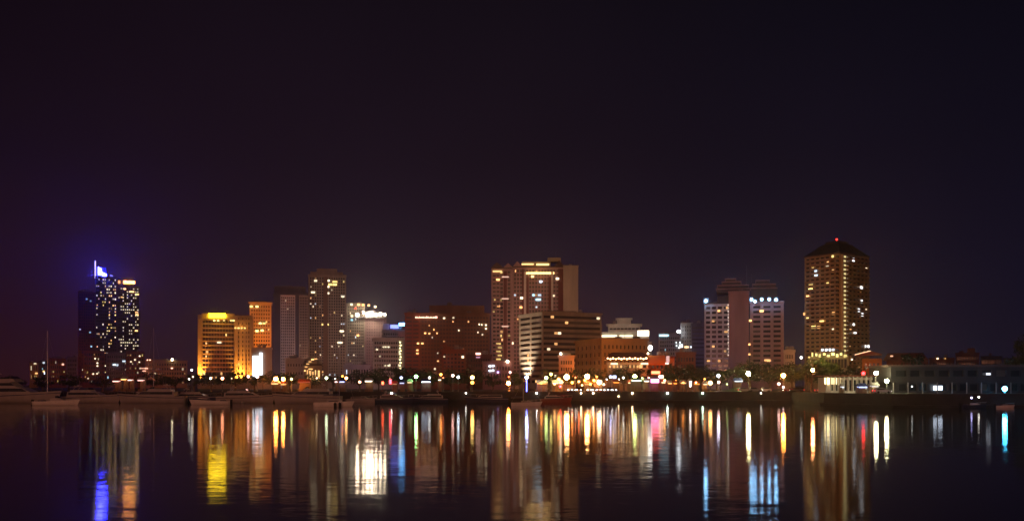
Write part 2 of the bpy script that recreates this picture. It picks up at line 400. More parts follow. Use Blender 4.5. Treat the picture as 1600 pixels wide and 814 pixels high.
for px, pw in ((322, 9000), (331, 8000), (342, 6000), (355, 5000), (384, 6000)):
    q0 = b.turned(px, 600, 592); q1 = b.turned(px, 510, 600); q0.z = 4
    spot(q0, q1, pw * 3, (1, .34, .06), 70, 1)
point(0, 0, 0, 5000, (1, .5, .1), at=b.turned(340, 499, 595)); point(0, 0, 0, 6000, (1, .5, .12), at=b.turned(375, 509, 596)); point(340, 535, 565, 9000, (1, .34, .06)); point(380, 535, 570, 22000, (1, .36, .07))
b = Building('hotel_tower', 'slim amber floodlit tower rising behind the golden hotel with a flat roof', 'hotel tower', 407, 650, 12)
b.block(390, None, 424, 474, 650, M['cream'], depth=18, A=G(8, 21, .05, [W(YEL, 1.6), W(WHT, 1.6)], wf=.6, mb=3), over=.8)
for px, py in ((392, 479), (401, 479), (406, 505), (412, 505), (401, 517), (409, 516)): b.lit(px, py, 649, 2.6, 1.5, W(YEL, 3))
b.plant(396, 418, 470.5, 474, 650); b.done()
for px in (396, 407, 418): spot((X(px, 622), 622, 6), (X(px, 650), 650, 46), 200000, (1, .38, .07), 50, .9)
point(407, 478, 640, 9000, (1, .45, .1)); point(407, 500, 634, 9000, (1, .45, .1))
b = Building('annex_building', 'orange annex with a tall white backlit panel on its front beside the golden hotel', 'building', 410, 570, 13)
b.block(394, None, 425, 545, 570, M['cream'], depth=14, A=None)
b.part(MB().box((X(394.6, 570), 569.4, Z(588, 570)), (X(403.8, 570), 569.9, Z(556, 570))), 'backlit_panel', emit((.85, .9, 1), 3.4))
b.part(MB().box((X(405.2, 570), 569.2, Z(586, 570)), (X(410, 570), 569.9, Z(551, 570))), 'backlit_panel', emit((.8, .85, 1), 2.6))
b.part(MB().box((X(415, 570), 569.5, Z(552, 570)), (X(424, 570), 569.9, Z(551, 570))), 'ledge', M['cream'])
b.done(); point(419, 565, 555, 12000, (1, .42, .07)); point(417, 585, 556, 9000, (1, .42, .08))

# ---- dark pair of tall residential towers
b = Building('apartment_tower', 'dark residential tower with pale vertical window grid and a wide unlit penthouse', 'tower block', 454, 700, 14)
b.block(427.5, None, 481, 459, 700, M['navy'], depth=24, A=None)
b.block(437.5, None, 460.5, 461, 698.6, M['white'], depth=1.3, A=G(7, 31, .012, DIMW, mb=4, wf=.5, hf=.62, mx=.3), roof=None, name='window_bay')
b.block(466.5, None, 481, 461, 698.6, M['beige'], depth=1.3, A=G(5, 31, .012, DIMW, mb=4, wf=.5, hf=.62, mx=.3), roof=None, name='window_bay')
b.plant(430, 479, 447, 459, 700, d=16, m=M['navy'], name='penthouse'); b.antenna(470, 447, 441, 706)
b.done(); point(446, 585, 668, 30000, (.9, .75, .95)); point(474, 560, 668, 15000, (1, .6, .4)); point(448, 520, 655, 30000, (.85, .7, .9))
b = Building('apartment_tower', 'tallest grey residential tower of the dark pair with a stepped crown and dotted windows', 'tower block', 512, 720, 15)
b.block(482, None, 541, 431, 720, M['beige'], depth=28, A=G(15, 37, .085, [W(WHT, 1.1), W(WARM, 1.1), W(YEL, .8), W(COOL, .7)], mb=5, wf=.55, hf=.6, cols={6: .25, 7: .25, 2: 1.7}))
b.plant(486, 537, 425, 431, 720, d=20, m=M['beige'], name='crown'); b.plant(496, 528, 420, 425, 720, d=14, m=M['beige'], name='crown')
for px, py, w in ((511, 438.5, 5), (523, 440, 5), (493, 439, 3), (512, 448, 3), (535.5, 463, 3), (508, 507, 7), (489, 457, 4), (534, 517, 4), (531, 535, 5), (523, 444.5, 4), (516, 444.5, 4), (512, 458, 3)):
    b.lit(px, py, 719.5, w, 1.6, W(YEL if px in (508, 516, 523) else WHT, 2.2))
b.part(MB().box((X(505, 720), 719.2, GZ), (X(512, 720), 719.99, Z(433, 720))), 'pier', M['brown'])
b.done(); point(492, 570, 690, 28000, (1, .6, .42)); point(530, 560, 690, 24000, (1, .62, .5)); point(510, 480, 668, 44000, (1, .55, .42)); point(520, 442, 690, 9000, (1, .5, .3))
b = Building('low_office', 'plain pale low block standing at the foot of the dark tower pair', 'office', 461, 560, 16)
b.block(446, None, 476, 562, 560, M['white'], depth=14, A=G(6, 3, .0, mb=2, wf=.4, hf=.3)); b.plant(458, 470, 558, 562, 560, m=M['white']); b.done(); point(460, 580, 540, 3500, (1, .55, .45))
b = Building('pavilion_restaurant', 'small restaurant with a domed roof outlined in warm bulbs at the tall tower foot', 'restaurant', 488, 520, 17)
b.block(475, None, 503, 571, 520, M['cream'], depth=12, A=G(5, 1, .7, [W(WARM, 1.4)], mb=2.2, mt=.8, wf=.7, hf=.7), roofm=M['roof'])
b.part(MB().lathe([(4.6, 0), (4.2, 1.6), (3.2, 3), (1.6, 3.9), (.3, 4.2)], P(490, 570, 526), 16), 'dome', M['cream'], True)
for px, py, w in ((478, 573, 2), (480.5, 568.5, 2.2), (484, 565, 2.2), (488, 561.5, 2), (493, 560.5, 2.2), (476, 579, 1), (485, 576.5, 3)): b.lit(px, py, 519.4, w, .8, W(WARM, 2.6), 'bulb_string')
b.done(); point(489, 570, 508, 4200, (1, .5, .22))

# ---- floodlight-topped building
b = Building('apartment_tower', 'purple-grey tower with a row of dazzling white floodlights along its upper floor', 'tower block', 575, 800, 18)
b.block(541.5, None, 570, 476, 800, M['beige'], depth=24, A=G(9, 26, .06, MIX, mb=4, wf=.5, hf=.6))
b.block(570.3, None, 604, 497, 800, M['pink'], depth=24, A=G(8, 22, .01, DIMW, mb=4, wf=.3, hf=.35)); b.plant(545, 566, 472.5, 476, 800)
b.part(MB().box((X(553, 800), 798, Z(496.5, 800)), (X(604, 800), 799.9, Z(495, 800))), 'light_gantry', M['metal'])
for px, py, r in ((557.5, 492, 1.7), (567, 488.5, 1.2), (573.5, 491.5, 2.2), (580, 490, 2.1), (586.5, 491.5, 1.5), (593.5, 490.5, 1.6), (600.5, 491, 1.2)):
    q = P(px, py, 797); r *= .6
    b.part(MB().ball(q, r), 'floodlight', emit((1, .8, .55), 105)); b.part(MB().box((-r * 1.7, r * 1.1, -r * 2.2), (r * 1.7, r * 1.25, r * 2.2), None, q), 'floodlight_blocker', M['metal'])  # plate added behind each floodlight to block its wash on the wall
for px, py, c in ((549, 476, WHT), (555, 482, (1, .1, .06)), (560, 476, WARM), (567, 476.5, WARM), (576, 477, WARM), (586, 479, WHT), (549.5, 500, CYAN), (549.5, 494, WHT), (559, 524, WARM)): b.lit(px, py, 799, 2.6, 2.2, W(c, 2.6))
b.done(); point(578, 499, 780, 22000, (1, .7, .62)); point(560, 560, 770, 20000, (.9, .7, .8)); point(590, 560, 770, 14000, (1, .3, .45)); point(560, 520, 770, 12000, (1, .75, .7))
b = Building('market_hall', 'low pale hall with a bluish lit gable front below the floodlit tower', 'hall', 556, 600, 19)
b.block(537, None, 578, 572, 600, M['white'], depth=16, A=G(9, 2, .12, COOLS, mb=2), roofm=M['white']); b.plant(540, 552, 567, 572, 600, m=M['white'])
b.done(); point(553, 566, 588, 2500, (.7, .75, 1)); point(572, 575, 588, 1500, (.9, .5, .9))
b = Building('office_block', 'pale ribbed block with a yellow lit stair strip down one edge', 'office', 606, 560, 20)
g = b.block(582.5, None, 631, 530, 560, M['white'], depth=20, A=G(12, 10, .07, [W(WHT, 1.1), W(WARM, 1)], mb=2.5, wf=.7, hf=.5), over=.5)
for k in range(10): b.lit(625 + (k % 2) * .8, 534.5 + k * 4.55, 559.6, 1.3, 1.0, emit((1, .85, .4), 3), 'stair_light')
for px, py in ((599, 542), (602.5, 542), (607, 542), (602, 571), (607, 571), (589, 546)): b.lit(px, py, 559.6, 1.5, 1, W(WHT, 2.2))
b.done(); point(590, 585, 542, 8000, (.95, .7, .75)); point(604, 560, 538, 9000, (1, .55, .5)); point(615, 528, 550, 800, (1, .6, .4))
b = Building('office_block', 'grey block carrying a blue and white illuminated rooftop sign behind the ribbed block', 'office', 615, 660, 21)
b.block(597, None, 633, 517, 660, M['grey'], depth=18, A=G(9, 14, .02, DIMW, mb=4)); b.plant(599, 609, 505.5, 517, 660, m=M['white'], name='water_tank', d=4)
b.part(MB().box((X(610, 660), 659, Z(513, 660)), (X(623, 660), 659.5, Z(507.5, 660))), 'rooftop_sign', emit((.16, .2, 1), 3.5))
b.part(MB().box((X(623.4, 660), 659, Z(509, 660)), (X(632, 660), 659.5, Z(504.5, 660))), 'rooftop_sign', emit((.12, .45, 1), 16))
b.part(MB().box((X(622, 660), 658, Z(526, 660)), (X(632.5, 660), 659.9, Z(517.4, 660))), 'billboard', M['pink'])
b.done(); point(627, 522, 650, 2200, (1, .5, .5)); point(605, 510, 650, 1600, (.7, .75, 1))

# ---- brown hotel with red-lit wing
b = Building('hotel_building', 'wide dark brown hotel with a red glowing end wing and a lit rooftop sign', 'hotel', 700, 600, 22)
b.block(633, None, 656, 491, 600, M['red'], depth=20, A=G(2, 17, .0, mb=4, wf=.8, hf=.45, mx=.4, glass=M['curtain']), over=.6)
b.block(656.3, None, 766, 491, 602, M['brown'], depth=20, A=G(22, 17, .05, [W(WARM, 1.6), W(WHT, 1.5)], mb=4, wf=.62, hf=.5), over=.6)
b.plant(672, 758, 477, 489, 604, d=12, m=M['brown'], name='upper_storey'); b.plant(700, 708, 472, 477, 606, d=4, m=M['dark'])
rs = random.Random(3); x = 649.0
while x < 682:
    w = rs.uniform(1.6, 2.6); h = rs.uniform(1.5, 3.0)
    b.part(MB().box((X(x, 600), 599.0, Z(497.3, 600)), (X(x + w - .5, 600), 599.3, Z(497.3 - h, 600))), 'sign_letter', emit((1, .5, .34), 3.4)); x += w
for px, py, w in ((694, 497, 3), (664.5, 520.5, 3), (671, 521, 2.8), (683, 520.5, 2), (653, 536.5, 3), (660, 536.5, 3.5), (652, 547, 3.2), (652, 552, 3.6), (678, 515, 1.6), (759.5, 507.5, 2.4), (759.5, 513, 2.2), (753, 507, 1.8), (754, 522.5, 2.2), (749, 506.5, 1.6), (747, 519, 1.6), (717, 516, 1.5)):
    b.lit(px, py, 598.8 if px < 656 else 600.6, w * .55, 1.2, W(WARM if px < 690 else WHT, 2.6))
b.done()
for pz in (580, 545, 512): point(641, pz, 584, 7000, (1, .16, .04))
point(690, 575, 575, 9000, (1, .25, .1)); point(740, 575, 580, 6000, (1, .3, .16)); point(675, 520, 570, 7000, (1, .28, .12)); point(735, 515, 572, 7000, (1, .35, .25))
b = Building('apartment_block', 'stepped rust red block in front of the dark brown hotel', 'apartments', 706, 500, 23)
b.block(690, None, 728, 548, 500, M['red'], depth=14, A=G(6, 8, .0, mb=3, wf=.6), over=.6); b.plant(693, 704, 541, 548, 500, m=M['red']); b.plant(688, 700, 538, 541, 502, d=5, m=M['red'])
b.lit(694, 557, 499.5, 1.1, .9, W(WHT, 2)); b.lit(723, 557.5, 499.5, 1.6, 1.6, W(WHT, 2.6)); b.done()
point(700, 570, 486, 4500, (1, .2, .05)); point(697, 545, 488, 3500, (1, .2, .05))
b = Building('office_block', 'low dark block with a pink lit sign between rust block and gabled condominium', 'office', 748, 520, 24)
b.block(729, None, 768, 556, 520, M['maroon'], depth=14, A=G(9, 5, .0, mb=3)); b.lit(747, 552.5, 519, 3.4, 1.4, emit((1, .5, .38), 4), 'sign'); b.lit(747, 558, 519.3, 3, .8, emit((.8, .4, .6), .8), 'sign'); b.done()

# ---- gabled condominium
b = Building('condominium_tower', 'tall condominium with small roof gables, gold lit cornices and stacked balconies', 'condominium', 835, 640, 25)
gl = b.block(767.5, None, 800, 420, 640, M['pink'], depth=26, A=G(5, 28, .08, [W(WARM, 1), W(YEL, .7), W(WHT, .8)], mb=5, wf=.74, hf=.66), roofh=.7, roofm=M['roof'])
b.balconies(gl, 28, zb=5, mt=1.0, m=M['pink'], a=0, b=.42)
gm = b.block(800.3, None, 880, 418, 641.5, M['pink'], depth=26, A=G(16, 28, .03, MIX, mb=5, wf=.66, hf=.62), roofh=.7, roofm=M['roof'])
ge = b.block(880.3, None, 903.5, 416, 640, M['beige'], depth=26, A=None, roofh=.6)
b.part(MB().box((X(818.5, 641.5), 640.2, GZ), (X(822, 641.5), 641.49, Z(424, 640))), 'pier', M['white'])
b.part(MB().box((X(861, 641.5), 640.2, GZ), (X(864, 641.5), 641.49, Z(424, 640))), 'pier', M['white'])
b.part(MB().box((X(787, 640), 638.6, GZ), (X(792, 640), 639.99, Z(424, 640))), 'pier', M['maroon'])
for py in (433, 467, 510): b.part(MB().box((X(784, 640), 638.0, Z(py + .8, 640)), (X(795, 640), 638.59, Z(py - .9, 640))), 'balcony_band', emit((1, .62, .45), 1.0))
def gable(x0, x1, yb, yt, Y, m):
    a, c, t = P(x0, yb, Y), P(x1, yb, Y), P((x0 + x1) / 2, yt, Y); D = Vector((0, 12, 0))
    b.part(MB().add([a, c, t, a + D, c + D, t + D], [(0, 1, 2), (5, 4, 3), (0, 3, 4, 1), (1, 4, 5, 2), (2, 5, 3, 0)]), 'gable', m)
gable(767, 786, 417.7, 409.5, 639.6, M['roof']); gable(787, 801, 417.7, 410.5, 639.6, M['pink']); gable(801.5, 815, 415.6, 408, 641, M['pink']); gable(866, 881, 415.6, 407, 641, M['roof'])
for x0, x1, yt in ((815.5, 818.3, 420), (872, 879.8, 420), (822.3, 826, 432), (857, 860.7, 432)): b.part(MB().box((X(x0, 641.5), 641.2, GZ), (X(x1, 641.5), 641.49, Z(yt, 640))), 'recess_shade_strip', M['maroon'])  # flat dark strips; the recess shade is put into their colour
b.plant(815, 860, 409, 416, 643, d=14, m=M['cream'], name='upper_storey'); b.plant(855, 876, 402.5, 409, 646, d=8, m=M['beige'], name='lift_housing', dy=1); b.antenna(868, 402, 392, 650)
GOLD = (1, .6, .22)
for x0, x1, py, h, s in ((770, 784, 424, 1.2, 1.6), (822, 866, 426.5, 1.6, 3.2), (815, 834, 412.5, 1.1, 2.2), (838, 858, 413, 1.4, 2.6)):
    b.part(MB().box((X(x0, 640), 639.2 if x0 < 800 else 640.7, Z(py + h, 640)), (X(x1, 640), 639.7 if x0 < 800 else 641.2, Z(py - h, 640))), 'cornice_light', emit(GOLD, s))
for px, py, c, w in ((841, 468, CYAN, 4.5), (833.5, 461, CYAN, 2), (843, 461, COOL, 3), (845, 440, COOL, 2.4), (871, 435.5, WHT, 2.8), (815, 465.5, WHT, 2.4), (864, 462, WHT, 3), (832, 432, YEL, 2.4), (814, 480, WARM, 2.4), (779, 478, WARM, 2.6), (800, 536, WHT, 2.4), (778, 437, WARM, 3)):
    b.lit(px, py, 639.4 if px < 800 else 640.9, w, 1.7, W(c, 2.6))
for k in range(5): b.lit(779 + (k % 2) * 2, 537 + k * 6, 639.3, 4, 1.3, W(YEL, .9))
b.done()
point(775, 424, 632, 3500, GOLD); point(845, 426, 633, 9000, GOLD); point(836, 411, 637, 3000, GOLD)
for px in (775, 800, 835, 870): point(px, 500, 604, 36000, (1, .64, .46))
for px in (775, 800): point(px, 560, 606, 20000, (1, .5, .4))
point(893, 445, 605, 24000, (1, .7, .5)); point(822, 450, 605, 16000, (1, .68, .55)); point(785, 450, 605, 16000, (1, .62, .5))
b = Building('podium_block', 'low magenta-lit podium with a stack of white windows before the gabled condominium', 'building', 772, 480, 26)
b.block(754, None, 800, 567, 480, M['pink'], depth=14, A=G(9, 3, .0, mb=2, wf=.4), over=.3)
for px, py in ((765.5, 572), (770.5, 571.5), (765.5, 579), (770, 578.5)): b.lit(px, py, 479.4, 1.4, .9, W(COOL, 3))
b.lit(778, 581.5, 479.4, .9, .9, emit((.6, .4, 1), 4)); b.part(MB().ball(P(793, 564.5, 479), .7), 'roof_lamp', emit((1, .6, .4), 16)); b.done()
point(762, 585, 468, 1800, (1, .25, .35)); point(785, 580, 468, 1800, (1, .25, .45))

# ---- banded office block with white-lit corner
b = Building('office_block', 'broad banded office block whose corner is lit white from below', 'office', 875, 540, 27)
ga = b.block(847.5, 811, 940, 489, 540, M['beige'], yaw=24, A=G(1, 13, .055, [W(WARM, 1.3), W(WHT, 1.3)], sub=2.2, mb=3, mt=.6, wf=.985, hf=.5, mx=.5, dp=.6),
    B=G(2, 13, .03, [W(WARM, 1.3)], sub=2.2, mb=3, mt=.6, wf=.9, hf=.5, mx=.4, dp=.6), over=.5)
b.plant(858, 900, 485.5, 489, 552, d=8, m=M['beige'])
b.done(False)
c = ga['C']; dv = ga['v']; nl = -ga['u']
mid = c + dv * (ga['d'] * .62)
spot(Vector((mid.x, mid.y, 4)) + nl * 7 - dv * 0, Vector((mid.x, mid.y, 30)), 330000, (1, .86, .7), 80, .9)
spot(Vector((mid.x, mid.y, 6)) + nl * 20 - dv * 4, Vector((mid.x, mid.y, 26)), 80000, (1, .8, .62), 60, .9)
for px, pz, pw in ((870, 575, 7000), (905, 570, 7000), (850, 515, 3500), (900, 510, 7000), (935, 520, 4000)): point(px, pz, 512, pw * .8, (1, .42, .18))

# ---- old brown building and pavilion in front
b = Building('heritage_building', 'old brown stone building with rows of small windows lit orange from the street', 'building', 960, 470, 28)
g = b.block(940, 899, 1012, 531, 470, M['tan'], yaw=20, A=G(11, 5, .0, mb=4, wf=.36, hf=.5, mt=1.6), B=G(6, 5, .0, mb=4, wf=.36, hf=.5, mt=1.6), over=.7)
b.plant(948, 968, 527.5, 531, 478, d=8, m=M['tan']); b.done(False)
for px, py, pw in ((905, 578, 3600), (925, 575, 3600), (955, 570, 3200), (985, 565, 3000), (915, 540, 3600), (950, 535, 3400), (985, 540, 2600)): point(px, py, 445, pw * 8, (1, .42, .08))
b = Building('low_house', 'small flat-roofed lit house set against the banded office block', 'house', 882, 450, 29)
b.block(873, None, 897, 558, 450, M['pink'], depth=10, A=G(5, 4, .02, DIMW, mb=2), over=.5); b.part(MB().ball(P(876.5, 552.5, 448), .55), 'roof_lamp', emit(WHT, 14)); b.part(MB().tube([P(876.5, 557, 448), P(876.5, 553, 448)], .1), 'lamp_post', M['pole']); b.done(); point(882, 575, 438, 1200, (1, .4, .15))
b = Building('hotel_building', 'tiered white hotel glowing like stacked terraces behind the old brown building', 'hotel', 978, 660, 30)
b.block(938, None, 1018, 536, 660, M['white'], depth=26, A=G(14, 8, .02, DIMW, mb=3), roofm=M['white'])
b.block(940, None, 997, 521, 664, M['white'], depth=20, A=G(8, 1, .0, mb=6, wf=.85, hf=.35), z0=Z(535.5, 664), roofm=M['white'], over=1.2)
b.block(948, None, 998, 508, 668, M['white'], depth=14, A=G(8, 1, .0, mb=1, wf=.85, hf=.35), z0=Z(520, 668), roofm=M['white'], over=1.4)
b.block(961, None, 983, 499, 671, M['white'], depth=8, A=None, z0=Z(507, 671), roofm=M['white'], over=1.0)
b.part(MB().box((X(996, 660), 660.5, Z(525, 660)), (X(1014, 660), 661.0, Z(516.5, 660))), 'backlit_panel', emit((1, .86, .6), 4))
b.part(MB().box((X(996, 660), 661.01, Z(535, 660)), (X(1014, 660), 664, Z(515.5, 660))), 'stair_tower', M['white'])
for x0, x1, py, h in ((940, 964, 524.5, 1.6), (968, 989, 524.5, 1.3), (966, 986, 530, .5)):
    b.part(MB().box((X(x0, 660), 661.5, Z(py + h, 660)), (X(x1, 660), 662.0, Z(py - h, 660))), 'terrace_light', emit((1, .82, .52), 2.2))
b.lit(935, 522.5, 659, 1.8, 1.8, W(WHT, 5)); b.done()
for px, py, pw, Y in ((950, 515, 4500, 655), (975, 515, 4500, 655), (990, 513, 2500, 655), (972, 502, 1400, 664), (960, 529, 2500, 650), (1000, 530, 3600, 650), (985, 536, 2000, 648)): point(px, py, Y, pw, (1, .84, .66))
b = Building('dining_pavilion', 'long tiled pavilion with strings of warm eave lights above the dark trees', 'pavilion', 985, 420, 31)
b.block(948, None, 1013, 566, 420, M['cream'], depth=10, A=G(10, 1, .85, [W(WARM, .9), W((1, .55, .2), 1)], mb=9, mt=.5, wf=.8, hf=.5), roof=None)
a, c2 = P(945, 557.5, 418), P(1016, 557.5, 418)
b.part(MB().add([(a.x, 417, a.z - .8), (c2.x, 417, a.z - .8), (c2.x, 432, a.z - .8), (a.x, 432, a.z - .8), (a.x + 3, 424.5, a.z + 2.2), (c2.x - 3, 424.5, a.z + 2.2)], [(0, 1, 5, 4), (1, 2, 5), (2, 3, 4, 5), (3, 0, 4), (3, 2, 1, 0)]), 'roof', M['redroof'])
for k in range(15): b.part(MB().ball(P(951 + k * 4.3, 559.6 + (k % 2) * 1.2, 416.6), .34), 'eave_lamp', emit((1, .6, .28), 7 + 4 * (k % 3)))
for x0, x1 in ((954, 966), (1001, 1014)): b.lit((x0 + x1) / 2, 568, 419, (x1 - x0) * .27, .8, emit((1, .7, .4), 2.4))
b.done(); point(975, 562, 410, 3500, (1, .36, .1)); point(1005, 562, 410, 3500, (1, .36, .1))
b = Building('canopy_house', 'house under a vivid orange glowing awning next to the tiled pavilion', 'house', 1030, 425, 32)
b.block(1014, None, 1054, 560, 425, M['orange'], depth=10, A=G(5, 1, .0, mb=8, wf=.5, hf=.4), roofm=M['redroof'])
a, c2 = P(1013, 555, 424), P(1040, 555, 424)
b.part(MB().add([(a.x, 419, a.z - 4.0), (c2.x, 419, a.z - 4.0), (c2.x, 424.9, a.z), (a.x, 424.9, a.z), (a.x, 419, a.z - 4.3), (c2.x, 419, a.z - 4.3), (c2.x, 424.9, a.z - .3), (a.x, 424.9, a.z - .3)],
   [(0, 1, 2, 3), (7, 6, 5, 4), (0, 4, 5, 1), (1, 5, 6, 2), (2, 6, 7, 3), (3, 7, 4, 0)]), 'awning', M['awning'])
b.part(MB().box((X(1041, 425), 424.4, Z(566, 425)), (X(1046, 425), 424.9, Z(556, 425))), 'sign', emit((1, .55, .5), .9))
b.part(MB().box((X(1039, 425), 424.2, Z(569, 425)), (X(1045, 425), 424.38, Z(566.5, 425))), 'sign', emit((1, .75, .7), 2.2))
b.part(MB().ball(P(1015.5, 543.5, 426), .95, sz=1.25), 'roof_globe', emit((1, .97, .9), 9)); b.part(MB().tube([P(1015.5, 559, 426), P(1015.5, 546, 426)], .12), 'lamp_post', M['pole']); b.part(MB().ball(P(1013, 552, 424), .45), 'roof_lamp', emit((1, .85, .6), 8))
b.done(); point(1026, 560, 410, 22000, (1, .36, .07)); point(1024, 575, 412, 7000, (1, .22, .03)); point(1050, 562, 414, 5000, (1, .2, .04))

# ---- bluish blocks
b = Building('office_block', 'grey-blue block with a cool lit name board on its roof edge', 'office', 1045, 620, 33)
b.block(1029, None, 1063, 523, 620, M['grey'], depth=18, A=G(9, 12, .07, COOLS, mb=4, wf=.6)); b.plant(1046, 1060, 519.5, 523, 620)
b.part(MB().box((X(1030, 620), 618.8, Z(525.5, 620)), (X(1044.5, 620), 619.3, Z(522.6, 620))), 'sign', emit((.5, .85, 1), 2.2))
for px, py, w in ((1063, 541, 1.5), (1065.8, 541, 1.5), (1061, 543, 1), (1057.5, 540, 1), (1057, 535, 1), (1063, 535, 1)): b.lit(px, py, 619, w, 3.4 if w > 1.2 else 1.2, W((.85, .95, 1), 2.2))
b.done(); point(1045, 560, 600, 6000, (.55, .6, .8)); point(1040, 535, 596, 4000, (.5, .6, .8))
b = Building('apartment_tower', 'dull brownish slab with a star-bright lamp on its corner among bluish blocks', 'tower block', 1076, 660, 34)
b.block(1063.5, None, 1082, 505.5, 660, M['grey'], depth=18, A=G(4, 16, .0, DIMW, mb=4, wf=.4)); b.part(MB().ball(P(1061.5, 518, 657), 1.2), 'wall_lamp', emit((.9, .95, 1), 20)); b.part(MB().tube([P(1061.5, 518, 657), P(1064, 518, 660)], .12), 'lamp_arm', M['pole'])
b.lit(1073.5, 542, 658, 3.4, 1.6, emit((1, .6, .3), 4)); b.lit(1081, 542, 658, 2, 1.2, emit((.7, .8, 1), 4)); b.done(); point(1066, 520, 650, 2500, (.9, .8, .8)); point(1072, 560, 640, 4000, (.9, .5, .4))
b = Building('office_block', 'block with horizontal deep blue lit bands next to the white hotel', 'office', 1091, 630, 35)
b.block(1080.5, None, 1101, 507, 630, M['navy'], depth=18, A=G(1, 15, .0, mb=3, wf=.95, hf=.45, mx=.3), over=.4); b.done()
for pz, pw in ((560, 6000), (545, 3500), (525, 2500)): point(1092, pz, 612, pw, (.2, .26, 1))
b = Building('low_house', 'low reddish house between orange awning and bluish blocks', 'house', 1070, 440, 36)
b.block(1056, None, 1087, 553, 440, M['red'], depth=10, A=G(6, 3, .02, DIMW, mb=6)); b.done(); point(1072, 565, 424, 1100, (1, .3, .15))

# ---- white hotel with round crown
b = Building('hotel_building', 'large white hotel with windowless central shaft, terraced crown and rooftop lamps', 'hotel', 1160, 560, 37)
gw = b.block(1100, None, 1140, 474, 560, M['white'], depth=24, A=G(4, 16, .03, [W(WARM, 1.2)], mb=4, wf=.7, hf=.56, mx=.4, dp=.9), roofm=M['dark'])
gc = b.block(1140.3, None, 1172, 457, 557, M['pink'], depth=26, A=None, roofm=M['pink'])
ge = b.block(1172.3, None, 1224, 474, 560, M['pink'], depth=24, A=G(3, 16, .02, [W(WARM, 1.2)], mb=4, wf=.7, hf=.5, mx=.8, dp=.9), roofm=M['pink'])
for x0, x1, y0, y1 in ((1117, 1169, 450, 456), (1119, 1167, 444.5, 449), (1126, 1155, 439, 443.5), (1131, 1147, 434.5, 438.5)):
    b.plant(x0, x1, y0 + 1.6, y1 + .6, 561, d=15, m=M['dark'], name='terrace'); b.plant(x0 - 1, x1 + 1, y0, y0 + 1.55, 560.4, d=16.4, m=M['pink'], name='terrace_slab')
for x0, x1, y0, y1 in ((1168, 1208, 450, 474), (1171, 1206, 444, 449), (1176, 1196, 438, 443.5)): b.plant(x0, x1, y0 + 1.6, y1, 566, d=11, m=M['dark'], name='terrace'); b.plant(x0 - 1, x1 + 1, y0, y0 + 1.55, 565.4, d=12.4, m=M['pink'], name='terrace_slab')
b.plant(1118, 1141, 462, 474, 561, d=14, m=M['dark'], name='terrace')
b.antenna(1162.5, 445, 415, 566, .25); b.antenna(1170, 450, 428, 566, .15); b.antenna(1134, 439, 430, 566, .15)
for px, py, r in ((1103.8, 469, 1.15), (1175.5, 468, .95), (1181, 471.3, .9), (1191.5, 468.3, .9), (1203, 468.5, .95), (1213.5, 469.3, 1.0)):
    q = P(px, py, 558); r *= .62; b.part(MB().ball(q, r), 'roof_lamp', emit((.26, .6, 1), 66)); b.part(MB().box((-r * 2, r * 1.1, -r * 1.8), (r * 2, r * 1.25, r * 2.4), None, q), 'lamp_blocker', M['metal']); b.part(MB().tube([(q.x, q.y, q.z - r * .9), (q.x, q.y, Z(474, 560) + .5)], .12), 'lamp_post', M['pole'])  # plate added behind each lamp to keep its light off the crown
for k in range(17): b.lit(1138.3 + (k % 2) * .8, 476 + k * 4.9, 559.5, 1.0, 1.1, emit((1, .85, .7), 1.3), 'stair_light')
for px, py, w in ((1192, 486.3, 3), (1116, 501, 2.2), (1125, 485, 2), (1174.5, 501, 2), (1173, 538, 1.6), (1173, 553.5, 1.6)): b.lit(px, py, 556.8, w, 1.4, W(WARM, 2.6))
b.done()
for py, pw, cc in ((585, 9000, (.6, .5, 1)), (545, 6500, (.75, .6, .95)), (505, 6500, (.85, .7, .9))): point(1118, py, 540, pw, cc)
for px, py, pw in ((1156, 520, 6500), (1156, 470, 5500), (1198, 540, 3000), (1198, 500, 3200), (1156, 445, 2200), (1195, 455, 2600)): point(px, py, 530, pw * .8, (1, .5, .42))
b = Building('low_office', 'small bluish grey office with stepped roof just past the white hotel', 'office', 1236, 520, 38)
b.block(1224.5, None, 1242, 549, 520, M['white'], depth=14, A=G(5, 4, .0, mb=4)); b.plant(1226, 1236, 545.5, 549, 520, m=M['white']); b.done(); point(1234, 565, 506, 1200, (.6, .6, .85))

# ---- tall balconied tower
b = Building('apartment_tower', 'tall brown balconied tower with hipped roof, red beacon and yellow lit stair column', 'tower block', 1310, 530, 39)
gt = b.block(1313, 1257, 1358, 396, 530, M['tan'], yaw=38, A=G(7, 30, .05, [W(WHT, 1.6), W(WARM, 1.3)], mb=4, mt=.6, wf=.72, hf=.6, mx=.4, dp=.6),
    B=G(7, 30, .035, [W(WARM, 1.6), W(WHT, 1.4), W(YEL, 1.2)], mb=4, mt=.6, wf=.72, hf=.6, mx=.4, dp=.6), over=.35, roofm=M['roof'], roofh=.7)
b.balconies(gt, 30, 'A', 4, .6, 1.3, .95, M['tan'], .3, .12, .97); b.balconies(gt, 30, 'B', 4, .6, 1.3, .95, M['tan'], .3, .04, .92)
C, u, v, w, d = gt['C'], gt['u'], gt['v'], gt['w'], gt['d']; z1 = gt['z1'] + .72
q = [C, C + u * w, C + u * w + v * d, C + v * d]; cen = (q[0] + q[2]) / 2
lo = [Vector((p.x, p.y, z1)) for p in q]; hi = [Vector((cen.x + (p.x - cen.x) * .45, cen.y + (p.y - cen.y) * .45, Z(382, 545))) for p in q]
b.part(MB().add(lo + hi, [(0, 1, 5, 4), (1, 2, 6, 5), (2, 3, 7, 6), (3, 0, 4, 7), (4, 5, 6, 7), (3, 2, 1, 0)]), 'hipped_roof', M['black'])
